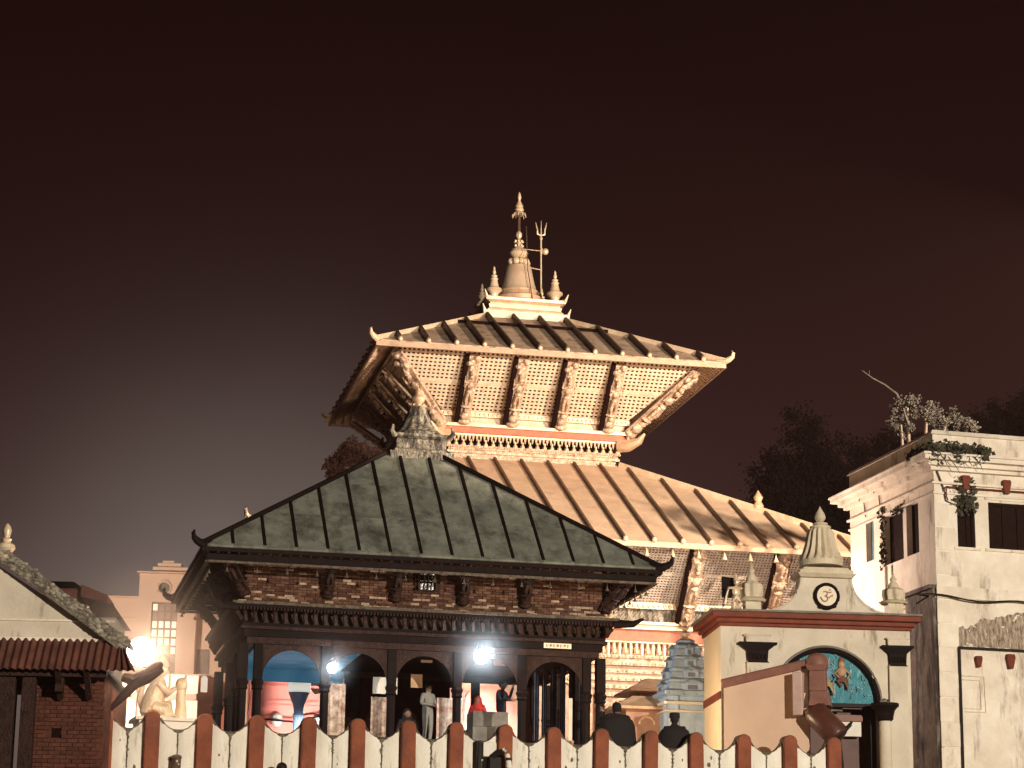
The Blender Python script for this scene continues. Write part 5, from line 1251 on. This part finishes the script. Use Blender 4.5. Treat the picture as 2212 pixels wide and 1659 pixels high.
# gable
gz0 = l(100, 1382, -.2)[1]; gR = l(245, 1382, -.2)[0]; gT = l(-90, 1165, -.2); gL = 2 * gT[0] - gR
bb = B(); bb.prism([(gL, -.2, gz0), (gR, -.2, gz0), (gT[0], -.2, gT[1])], (0, .25, 0)); bb.obj('gable_wall', mat('pale_gable_plaster', (.68, .59, .47), (.56, .475, .365), 1.5, .85, 0, .2, 8, stain=(.3, .25, .19), sscale=1.2, sth=(.62, .7)), LH)
bb = B(); bb.box(gL, gR, -.235, -.2, l(100, 1342, -.2)[1], l(100, 1338, -.2)[1]); bb.box(gL, gR, -.26, -.2, gz0 - .05, gz0 + .04); bb.obj('gable_string', PLAST2, LH)
# verge with carved bargeboard of overlapping scales
vR = Vector((l(275, 1398, -.35)[0], -.35, l(275, 1398, -.35)[1])); vT = Vector((l(-90, 1128, -.35)[0], -.35, l(-90, 1128, -.35)[1])); L = (vR - vT).length; dv = (vR - vT) / L
bb = B(); bb.beam(vT, vR, .12, .30, (0, 0, 1)); bb.obj('bargeboard', mat('mossy_carved_stone', (.24, .20, .15), (.08, .065, .05), 4, .9, 0, .8, 12), LH)
bb = B(); rr = random.Random(5)
for k in range(230):
    p = vT + dv * (L * rr.random()) + Vector((0, -.07, rr.uniform(-.14, .17))); bb.ball(p, rr.uniform(.03, .075), 1.2, .5, .7, 6, 4)
bb.obj('bargeboard_carving', mat('lichen_stone', (.42, .37, .28), (.10, .08, .06), 5, .9, 0, .5, 14), LH, True, kind='stuff')
bb = B(); bb.prism([vT + Vector((0, 0, .16)), vR + Vector((0, 0, .16)), vR + Vector((0, 0, .06)), vT + Vector((0, 0, .06))], (0, 5, 0)); bb.obj('roof_slope', CONC, LH)
p = l(12, 1202, -.3); bb = B(); zsx = (l(12, 1160, -.3)[1] - p[1])
bb.lathe([(.14, 0), (.17, .06), (.1, .1), (.2, .22), (.18, .3), (.08, .36), (.12, .42), (.06, .46), (.1, .6), (.07, .7), (.02, .76)], (p[0], -.3, p[1] - .05), 14); bb.obj('gable_finial', GOLDP, LH, True)
# bright doorway sliver at the frame edge
x, z = l(4, 1560, -.2); bb = B(); bb.box(x - .5, x + .03, .3, .35, z - .8, z + .75); bb.obj('lit_doorway', PANEW, LH)
# little houses behind with dark eaves
for i, (u0, v0, u1, v1, Y, lab) in enumerate(((95, 1253, 165, 1300, 58, 'small dark roofed brick attic behind the gable'), (190, 1300, 247, 1395, 56, 'grey box dormer with tiled top behind the carved gable'))):
    pa = at(u0, v0, Y); pb = at(u1, v1, Y); w_ = pb.x - pa.x; h_ = pa.z - pb.z
    t_ = thing('rooftop_house', lab, 'house', loc=Vector((pa.x, Y, GZ)), rz=.05); zt = pa.z - GZ
    bb = B(); bb.box(0, w_, 0, 2, 0, zt - h_ * .35); bb.obj('wall', CORR if i == 0 else CONC, t_)
    bb = B(); bb.frustum((w_ / 2, 1), w_ / 2 + .14, 1.14, zt - h_ * .35, w_ / 2 - .12, .85, zt); bb.obj('roof', DARK if i == 0 else WOOD, t_)
    if i == 0:
        bb = B(); bb.prism([(w_ + .1, -.1, zt - .1), (w_ + .75, -.1, zt - .35), (w_ + .75, -.1, zt - .55), (w_ + .1, -.1, zt - .4)], (0, 1.5, 0)); bb.obj('lower_roof', CORR, t_)

# ================================================================== STREET LAMP at left
lp_ = at(305, 1408, 52.0)
SL = thing('street_lamp', 'dazzling white lamp on a dark curved bracket beside the left house', 'lamp', loc=lp_)
bb = B(); bb.ball((0, 0, 0), .32, n=20, m=14); bb.obj('lamp_globe', BULBW, SL, True)
bb = B(); P = [at(u, v, 52.1) - lp_ for u, v in ((238, 1532), (262, 1508), (290, 1478), (316, 1462), (352, 1446))]
bb.tube(P, [.05, .09, .12, .16, .06], 8)
P = [at(u, v, 52.12) - lp_ for u, v in ((265, 1462), (290, 1470), (320, 1456), (340, 1440), (350, 1432))]; bb.tube(P, [.1, .16, .15, .13, .05], 8); bb.obj('carved_bracket', mat('brown_bracket_wood', (.055, .022, .015), (.03, .012, .008), 4, .8, spec=.1), SL, True)
bb = B(); bb.lathe([(.05, 0), (.12, .03), (.14, .1), (.06, .16)], (0, 0, -.30), 14); bb.obj('lamp_socket', IRON, SL, True)
ll = lamp('lamp_light', 'POINT', 420, (1, .72, .50), (0, -.3, 0), size=.26); ll.parent = SL; ll.location = (.1, .34, .02)

# mist balls added round the lamps to give them a glow
def lamp_halo(label, c, r, dens, col):
    m = bpy.data.materials.new('lamp_halo_' + str(int(r * 10))); m.use_nodes = True; n = m.node_tree.nodes; L = m.node_tree.links
    n.remove(n['Principled BSDF']); v = n.new('ShaderNodeVolumePrincipled'); v.inputs['Color'].default_value = (*col, 1); v.inputs['Anisotropy'].default_value = .3
    t_ = n.new('ShaderNodeTexCoord'); ln = n.new('ShaderNodeVectorMath'); ln.operation = 'LENGTH'; L.new(t_.outputs['Object'], ln.inputs[0])
    a = n.new('ShaderNodeMapRange'); a.inputs['From Min'].default_value = r; a.inputs['From Max'].default_value = 0; a.inputs['To Max'].default_value = 1; L.new(ln.outputs['Value'], a.inputs['Value'])
    p = n.new('ShaderNodeMath'); p.operation = 'POWER'; p.inputs[1].default_value = 1.6; L.new(a.outputs[0], p.inputs[0])
    z = n.new('ShaderNodeTexNoise'); z.inputs['Scale'].default_value = 1.3; L.new(t_.outputs['Object'], z.inputs['Vector'])
    q = n.new('ShaderNodeMath'); q.operation = 'MULTIPLY'; L.new(p.outputs[0], q.inputs[0]); L.new(z.outputs['Fac'], q.inputs[1])
    w = n.new('ShaderNodeMath'); w.operation = 'MULTIPLY'; w.inputs[1].default_value = dens * 2; L.new(q.outputs[0], w.inputs[0]); L.new(w.outputs[0], v.inputs['Density'])
    L.new(v.outputs[0], n['Material Output'].inputs['Volume'])
    bb = B(); bb.ball((0, 0, 0), r, n=24, m=16); o = bb.obj('lamp_halo', m, kind='stuff'); o.location = c; o['label'] = label; o['category'] = 'lamp_halo'
lamp_halo('added thin mist that makes the halo of the street lamp at left', lp_ + Vector((0, .2, 0)), 2.7, .17, (1, .86, .77))
lamp_halo('added faint mist that makes the bluish halo of the bright bulb in the arcade', hl(*[(lambda q: (q[0], -BY_ - .35, q[1]))(HF.front(1040, 1412, -BY_ - .35))][0]), 1.25, .26, (.82, .92, 1))
lamp_halo('added faint mist that makes the bluish halo of the small bulb in the arcade', hl(*[(lambda q: (q[0], -BY_ - .35, q[1]))(HF.front(718, 1440, -BY_ - .35))][0]), .8, .22, (.82, .92, 1))

# ================================================================== PEACH BUILDING far left
PB = at(360, 1400, 86); PF = Frame(PB.x, PB.y, GZ, radians(4))
PH = thing('peach_building', 'hazy peach building with clock-like round window tower and tall gridded window', 'building', PF)
p_ = lambda u, v, y=0: PF.front(u, v, y)
def pbx(bb, u0, v0, u1, v1, y0, y1, ground=False):
    xa, za = p_(u0, v0, y0); xb, zb = p_(u1, v1, y0); bb.box(xa, xb, y0, y1, 0 if ground else zb, za)
zt = p_(300, 1238)[1]
x0, x1 = p_(299, 1300)[0], p_(425, 1300)[0]
wx0, wzt = p_(328, 1300); wx1, wzb = p_(376, 1470)
rcx, rcz = p_(355, 1270); rr_ = p_(368, 1270)[0] - rcx
# tower wall around window: pieces
bb = B(); bb.box(x0, wx0, 0, 4, 0, rcz - rr_ * 1.6); bb.box(wx1, x1, 0, 4, 0, rcz - rr_ * 1.6); bb.box(wx0, wx1, 0, 4, wzt, rcz - rr_ * 1.6); bb.box(wx0, wx1, 0, 4, 0, wzb)
bb.box(x0, x1, 0, 4, rcz + rr_ * 1.6, zt); n = 24; c0 = rcx - rr_ * 1.6; c1 = rcx + rr_ * 1.6; za, zb = rcz - rr_ * 1.6, rcz + rr_ * 1.6
bb.box(x0, c0, 0, 4, za, zb); bb.box(c1, x1, 0, 4, za, zb)
sqp = []
for i in range(n):
    a = 2 * pi * i / n; m_ = max(abs(cos(a)), abs(sin(a))); sqp.append((rcx + rr_ * 1.6 * cos(a) / m_, rcz + rr_ * 1.6 * sin(a) / m_))
for i in range(n):
    a0_, a1_ = 2 * pi * i / n, 2 * pi * (i + 1) / n; s0, s1 = sqp[i], sqp[(i + 1) % n]; A0 = (rcx + rr_ * cos(a0_), rcz + rr_ * sin(a0_)); A1 = (rcx + rr_ * cos(a1_), rcz + rr_ * sin(a1_))
    bb.add([(A0[0], 0, A0[1]), (s0[0], 0, s0[1]), (s1[0], 0, s1[1]), (A1[0], 0, A1[1]), (A0[0], .5, A0[1]), (A1[0], .5, A1[1])], [(0, 1, 2, 3), (0, 3, 5, 4)])
bb.obj('tower_wall', PEACH, PH)
bb = B(); bb.tube([(rcx + rr_ * 1.12 * cos(a), -.03, rcz + rr_ * 1.12 * sin(a)) for a in [2 * pi * i / 28 for i in range(29)]], .05, 6); rw = bb.obj('round_window', PEACH, PH, True)
bb = B(); bb.box(rcx - rr_ * 1.05, rcx + rr_ * 1.05, .3, .34, rcz - rr_ * 1.05, rcz + rr_ * 1.05); bb.obj('pane', mat('grey_green_glass', (.20, .22, .17), (.16, .18, .14), 2, .3), rw)
bb = B()
pbx(bb, 296, 1233, 428, 1239, -.15, 4); pbx(bb, 330, 1224, 406, 1233, 0, 2); pbx(bb, 341, 1216, 392, 1224, 0, 2); pbx(bb, 352, 1211, 376, 1216, 0, 2); bb.obj('stepped_parapet', PEACH, PH)
fr = B(); nx, nz = 4, 9
for i in range(nx + 1): x = wx0 + (wx1 - wx0) * i / nx; fr.box(x - .035, x + .035, .2, .3, wzb, wzt)
for j in range(nz + 1): z = wzb + (wzt - wzb) * j / nz; fr.box(wx0, wx1, .19, .31, z - .035, z + .035)
gw = fr.obj('gridded_window', mat('grey_brown_frame', (.28, .20, .16), (.22, .16, .12), 3, .7), PH)
for i in range(nx):
    for j in range(nz):
        lit = (3 <= j <= 6 and not (j == 3 and i < 3)) or (j == 8 and i == 0)
        xa = wx0 + (wx1 - wx0) * i / nx; za = wzb + (wzt - wzb) * j / nz
        bb = B(); bb.box(xa + .036, xa + (wx1 - wx0) / nx - .036, .24, .27, za + .036, za + (wzt - wzb) / nz - .036)
        bb.obj('pane', PANEW if lit else mat('dim_window_pane', (.36, .28, .22), (.26, .2, .16), 2, .5), gw)
bb = B(); pbx(bb, 180, 1290, 298, 1600, .8, 5, True); pbx(bb, 426, 1262, 560, 1600, .8, 5, True); bb.obj('wing_wall', PEACH, PH)
bb = B(); pbx(bb, 176, 1285, 298, 1291, .6, 5); pbx(bb, 176, 1330, 298, 1334, .7, 1); pbx(bb, 426, 1340, 520, 1344, .7, 1); bb.obj('wing_cornice', PEACH, PH)
bb = B(); pbx(bb, 426, 1402, 450, 1470, .74, .82); wn_ = bb.obj('window', mat('grey_shutter', (.28, .25, .2), (.2, .18, .15), 3, .7), PH)
bb = B(); pbx(bb, 422, 1398, 455, 1402, .6, .8); bb.obj('sill', PEACH, wn_)
# low gridded wall in front of it
q = at(330, 1500, 72); QF = Frame(q.x, q.y, GZ, radians(4)); QW = thing('panelled_wall', 'pale peach courtyard wall divided in square panels behind the golden statue', 'wall', QF)
ql = lambda u, v: QF.front(u, v)
xa, zt = ql(232, 1452); xb, _ = ql(470, 1452); zm0 = ql(330, 1498)[1]; zm1 = ql(330, 1512)[1]
bb = B(); bb.box(xa, xb, 0, .3, 0, zt); bb.obj('wall_core', mat('grey_brown_joint', (.40, .29, .24), (.34, .25, .2), 3, .8), QW)
n = 7
for k in range(n):
    x0 = xa + (xb - xa) * k / n + .04; x1 = xa + (xb - xa) * (k + 1) / n - .04
    bb = B(); bb.box(x0, x1, -.06, -.004, zm0, zt - .05); bb.obj('wall_panel', PEACH, QW, bevel=.01)
    bb = B(); bb.box(x0, x1, -.06, -.004, 0, zm1); bb.obj('wall_panel', PEACH, QW, bevel=.01)

# ================================================================== GOLDEN STATUE
sg_ = at(357, 1560, 58.0)
GS = thing('kneeling_statue', 'gilded kneeling statue with clasped hands on a plinth behind the wall', 'statue', loc=Vector((sg_.x, sg_.y, GZ)), rz=.3)
zS = sg_.z - GZ
bb = B(); bb.box(-.7, .7, -.5, .5, 0, zS - .02); bb.box(-.8, .8, -.6, .6, zS - .02, zS + .06); bb.obj('plinth', CLOTHW, GS)
bb = B()
O = Vector((-.12, 0, zS + .06))
def gt(pts, rs): bb.tube([O + Vector(p) for p in pts], rs, 12)
gt([(-.25, .1, .1), (-.2, .1, .35), (-.12, .05, .7), (-.05, .02, .95), (-.02, 0, 1.02)], [.26, .28, .24, .16, .08])
gt([(-.2, -.1, .28), (.1, -.16, .2), (.28, -.16, .12), (.0, -.1, .06)], [.16, .15, .11, .09])
gt([(-.15, .12, .28), (.2, .1, .36), (.26, .1, .08)], [.16, .13, .10])
gt([(-.1, -.18, .85), (.12, -.24, .62), (.30, -.08, .74)], [.09, .08, .06]); gt([(-.05, .2, .85), (.16, .2, .62), (.31, 0, .76)], [.09, .08, .06])
bb.ball(O + Vector((.0, 0, 1.18)), .15, .9, .9, 1.15, 14, 10); bb.ball(O + Vector((.13, 0, 1.15)), .035); bb.lathe([(.15, 0), (.17, .05), (.12, .15), (.05, .26), (.02, .32)], tuple(O + Vector((-.01, 0, 1.26))), 14)
bb.obj('kneeling_figure', mat('bright_gold_leaf', (.95, .78, .55), (.80, .56, .34), 4, .45, .25, .5), GS, True)
bb = B(); bb.tube([O + Vector(p) for p in ((-.35, .2, .0), (-.5, .2, .5), (-.4, .2, 1.0), (-.12, .2, 1.4), (.08, .2, 1.52))], [.06, .07, .07, .06, .03], 8); bb.obj('halo_band', mat('bright_gold_leaf', (.9,) * 3), GS, True)
bb = B(); bb.tube([O + Vector((.48, 0, 0)), O + Vector((.48, 0, .35)), O + Vector((.47, 0, .72))], [.16, .13, .11], 12); bb.ball(O + Vector((.47, 0, .85)), .17, .9, .9, 1.1, 14, 10); bb.ball(O + Vector((.58, -.08, .84)), .04); bb.obj('attendant_figure', mat('bright_gold_leaf', (.9,) * 3), GS, True)

# ================================================================== ORANGE SHRINE, PINK WALL, BLUE HOUSE
op = at(432, 1600, 66.5); OF = Frame(op.x, op.y, GZ, radians(8)); OS = thing('orange_shrine', 'small orange plastered shrine with arched opening and scrolled parapet left of the hall', 'shrine', OF)
o_ = lambda u, v: OF.front(u, v)
def poly_wall(F_, pts, th, m, nm, par, y=0):
    bb = B(); P = [F_.front(u, v, y) for u, v in pts]; base = 0
    for (xa, za), (xb, zb) in zip(P, P[1:]):
        if abs(xb - xa) < 1e-4: continue
        bb.add([(xa, y, base), (xb, y, base), (xb, y, zb), (xa, y, za), (xa, y + th, base), (xb, y + th, base), (xb, y + th, zb), (xa, y + th, za)], [(0, 1, 2, 3), (7, 6, 5, 4), (3, 2, 6, 7), (0, 3, 7, 4), (1, 5, 6, 2)])
    return bb.obj(nm, m, par)
poly_wall(OF, [(430, 1459), (455, 1459), (462, 1463), (480, 1470), (494, 1482), (505, 1484), (520, 1484)], 1.2, ORANGE, 'wall', OS)
bb = B(); xa, z = o_(424, 1505); xb, _ = o_(520, 1505); bb.box(xa, xb, -.12, 0, z - .1, z + .08); bb.box(xa + .04, xb, -.07, 0, z - .2, z - .1); bb.obj('cornice_band', ORANGE, OS)
x, z = o_(441, 1478); bb = B(); bb.lathe([(.12, 0), (.12, .01)], (0, 0, 0), 16); 
bb = B(); bb.prism([(x - .09, -.02, z - .22), (x + .09, -.02, z - .22)] + [(x + .09 * cos(pi * i / 8), -.02, z + .14 + .09 * sin(pi * i / 8)) for i in range(9)], (0, .03, 0)); bb.obj('arched_opening', PANEW, OS)

bp = at(560, 1600, 70.2); BF = Frame(bp.x, bp.y, GZ, radians(12)); BW = thing('pink_wall', 'pink plastered wall with curved gable top seen through the left arch', 'wall', BF)
poly_wall(BF, [(540, 1456), (618, 1456), (640, 1459), (655, 1466), (668, 1480), (676, 1496), (680, 1500), (760, 1484), (770, 1484)], .4, PINK, 'wall', BW)
bb = B()
for v in (1479, 1512, 1522):
    xa, z = BF.front(540, v); xb, _ = BF.front(765, v); bb.box(xa, xb, -.05, 0, z - .03, z + .03)
bb.obj('string_mouldings', PINK, BW)
bb = B(); xa, z = BF.front(560, 1556); xb, _ = BF.front(700, 1548); bb.tube([(xa, -.4, z), ((xa + xb) / 2, -.4, z - .05), (xb, -.4, BF.front(700, 1548)[1])], .03, 6); bb.obj('pipe_rail', IRON, BW)
for u in (598, 690):
    x, z = BF.front(u, 1555, -.2); bb = B(); bb.ball((x, -.2, z), .17, 1, .7, 1.2); bb.obj('white_stone', CLOTHW, BW, True)
# sign on a blue post
x, z = HF.front(647, 1477, 5.0); pp = hl(x, 5.0, GZ); SP = thing('lit_sign', 'glowing white sign board on a flared blue post through the left arch', 'sign', loc=pp, rz=HY); zz_ = z - GZ
bb = B(); bb.box(-.32, .32, -.08, .02, zz_ - .24, zz_ + .24); bb.obj('sign_board', SIGNW, SP, bevel=.02)
bb = B()
for k in range(4): bb.tube([(-.2 + .09 * k, -.085, zz_ + .06), (-.16 + .09 * k, -.085, zz_ + .0), (-.2 + .1 * k, -.085, zz_ - .06)], .008, 5)
bb.obj('faint_lettering', CREAMD, SP)
bb = B(); bb.lathe([(.12, 0), (.14, zz_ - .95), (.18, zz_ - .9), (.13, zz_ - .8), (.16, zz_ - .6), (.3, zz_ - .25)], (0, .05, 0), 20); bb.obj('post', mat('steel_blue_paint', (.16, .28, .45), (.12, .22, .36), 2, .5), SP, True)
# blue house behind the pink wall
bp = at(530, 1600, 71.5); CF = Frame(bp.x - .3, bp.y, GZ, HY); BH = thing('blue_wall', 'blue painted wall standing behind the pink wall', 'wall', CF)
xa, zt = CF.front(520, 1340); xb, _ = CF.front(800, 1340)
bb = B(); bb.box(.6, xb - 1.0, 0, .3, 0, 7.75 - GZ + .6); bb.obj('wall', BLUEW, BH)
bb = B()
for k in range(6): bb.box(.6, xb - 1.0, -.02, 0, 2.9 + .2 * k, 2.92 + .2 * k)
bb.obj('board_lines', BLUEP, BH)
# pink dome wall in 4th arch
pp = HF.front(1058, 1480, 5.2); p2 = hl(pp[0], 5.2, GZ); PD = thing('pink_gable', 'round topped pink plaster gable seen through the fourth arch', 'wall', loc=p2, rz=HY); zt = pp[1] - GZ
bb = B(); bb.prism([(-.95, 0, 0), (.95, 0, 0), (.95, 0, zt - .75)] + [(.72 * cos(pi * i / 16), 0, zt - .5 + .5 * sin(pi * i / 16)) for i in range(17)] + [(-.95, 0, zt - .75)], (0, .3, 0)); bb.obj('gable', PINK, PD)
bb = B(); bb.box(.15, .2, -.04, 0, zt - 1.1, zt - .3); bb.box(.15, .7, -.04, 0, zt - 1.1, zt - 1.05); bb.obj('moulding', PINK, PD)

# ================================================================== TREES
def tree(name, label, base, hgt, blobs, n, leaf, m, seed=1, group=None):
    t = thing(name, label, 'tree', loc=base, group=group); rr = random.Random(seed)
    bb = B(); bb.tube([(0, 0, 0), (.1, 0, hgt * .3), (-.1, .1, hgt * .62)], [hgt * .03, hgt * .022, hgt * .014], 8); bb.obj('trunk', BARK, t, True)
    bb = B()
    for (x, y, z, rx, ry, rz_) in blobs: bb.tube([(-.05, .05, hgt * .45), (x * .5, y * .5, (hgt * .45 + z) / 2), (x, y, z)], [hgt * .01, hgt * .007, hgt * .003], 5)
    bb.obj('limb', BARK, t, True)
    bb = B(); wts = [b_[3] * b_[5] for b_ in blobs]
    clumps = []
    for b_ in blobs:
        for _ in range(int(14 * (b_[3] * b_[5]) ** .5 + 8)):
            d = Vector((rr.gauss(0, 1), rr.gauss(0, 1), rr.gauss(0, 1))).normalized() * rr.uniform(.55, 1.0)
            clumps.append((Vector((b_[0] + d.x * b_[3], b_[1] + d.y * b_[4], b_[2] + d.z * b_[5])), rr.uniform(.08, .18) * (b_[3] + b_[5]) / 2))
    for _ in range(n):
        cc, cr2 = rr.choice(clumps); c = cc + Vector([rr.gauss(0, cr2) for _ in range(3)])
        a = Vector((rr.uniform(-1, 1), rr.uniform(-1, 1), rr.uniform(-.4, 1))).normalized(); u = a.orthogonal().normalized(); v = a.cross(u); L = leaf * rr.uniform(.6, 1.5)
        bb.add([c, c + u * L * .5 + v * L * .35, c + u * L, c + u * L * .5 - v * L * .35], [(0, 1, 2, 3)])
    bb.obj('crown', m, t); return t
def base_at(u, v, Y): p = at(u, v, Y); return Vector((p.x, Y, GZ))
k110 = 110 / F
p = at(1735, 1000, 112); zc = p.z - GZ
tree('broad_tree', 'large dark domed tree rising behind the temple roof at right', Vector((p.x, 112, GZ)), zc, [(0, 0, zc + .6, 2.0, 2, 1.9), (-.9, 0, zc - .9, 1.9, 2, 1.6), (.8, 0, zc - 1.2, 1.7, 2, 2.), (-.3, 0, zc - 3, 2.4, 2, 2.0), (-1.5, 0, zc - 3.6, 1.6, 1.6, 1.3), (1.4, 0, zc - 3.2, 1.8, 1.8, 1.8)], 30000, .15, LEAFD, 2, 'trees behind the temple')
p = at(1870, 1010, 118); zc = p.z - GZ
tree('broad_tree', 'low dark tree mass between the domed tree and the white building', Vector((p.x, 118, GZ)), zc, [(0, 0, zc - .5, 2.2, 2, 1.9), (2, 0, zc + .5, 2.2, 2, 1.6), (-1.3, 0, zc - 2, 2.2, 2, 2)], 13000, .16, LEAFD, 3, 'trees behind the temple')
p = at(2160, 880, 125); zc = p.z - GZ
tree('broad_tree', 'dim tree mass above the white building roof at the right edge', Vector((p.x, 125, GZ)), zc, [(0, 0, zc - .8, 2.2, 2, 1.1), (2.6, 0, zc - .6, 2.2, 2, 1.5), (-2.2, 0, zc - 1.6, 1.8, 2, 1.1)], 13000, .16, LEAFD, 4, 'trees behind the temple')
p = at(1968, 885, 66.5); zc = p.z - GZ
tree('roof_sapling', 'pale grey leafy tree growing behind the corner of the white building', Vector((p.x, 66.5, GZ)), zc, [(-.1, 0, zc + .05, .42, .4, .42), (.45, 0, zc - .05, .4, .4, .38), (1.0, 0, zc - .25, .5, .4, .3), (-.3, 0, zc - .45, .35, .3, .4), (1.6, 0, zc - .45, .4, .3, .22)], 4200, .07, LEAFM, 5)
br = at(1862, 800, 66.4); br2 = at(1938, 851, 66.4)
bt = thing('bare_branch', 'bare pale branch sticking up left of the roof sapling', 'branch', loc=br2)
d = br - br2; bb = B(); bb.tube([(.3, 0, -.9), (.12, 0, -.25), (0, 0, 0), d * .35 + Vector((0, 0, .03)), d * .7 + Vector((0, 0, -.02)), d], [.03, .028, .026, .022, .018, .01], 6); bb.tube([d * .3, d * .3 + Vector((-.1, 0, .12))], [.012, .004], 5); bb.tube([d * .8, d * .85 + Vector((.06, 0, .1))], [.01, .004], 5); bb.obj('branch', LEAFM, bt, True)
p = at(768, 975, 112); zc = p.z - GZ
tree('mushroom_tree', 'hazy brown umbrella shaped tree behind the hall roof at left', Vector((p.x, 112, GZ)), zc, [(0, 0, zc - .1, 1.0, 1, .62), (-.55, 0, zc - .45, .75, .8, .5), (.55, 0, zc - .4, .75, .8, .5), (-1.0, 0, zc - .95, .5, .5, .35), (.7, 0, zc - 1.0, .8, .6, .4)], 6500, .15, mat('hazy_brown_leaf', (.12, .055, .04), (.08, .036, .027), 2, .9), 6)

# ================================================================== HAZE
hm = bpy.data.materials.new('night_haze'); hm.use_nodes = True; hn = hm.node_tree.nodes; hn.remove(hn['Principled BSDF'])
hv = hn.new('ShaderNodeVolumePrincipled'); hv.inputs['Density'].default_value = .0002; hv.inputs['Color'].default_value = (1, .58, .48, 1)
hm.node_tree.links.new(hv.outputs[0], hn['Material Output'].inputs['Volume'])
b = B(); b.box(-310, 310, -70, 430, -7.3, 60); b.obj('haze', hm, kind='stuff')

for o in bpy.data.objects:
    if o.type == 'MESH' and o.parent is None and 'kind' not in o and 'label' not in o: print('UNTAGGED', o.name)
print('objects', len(bpy.data.objects))
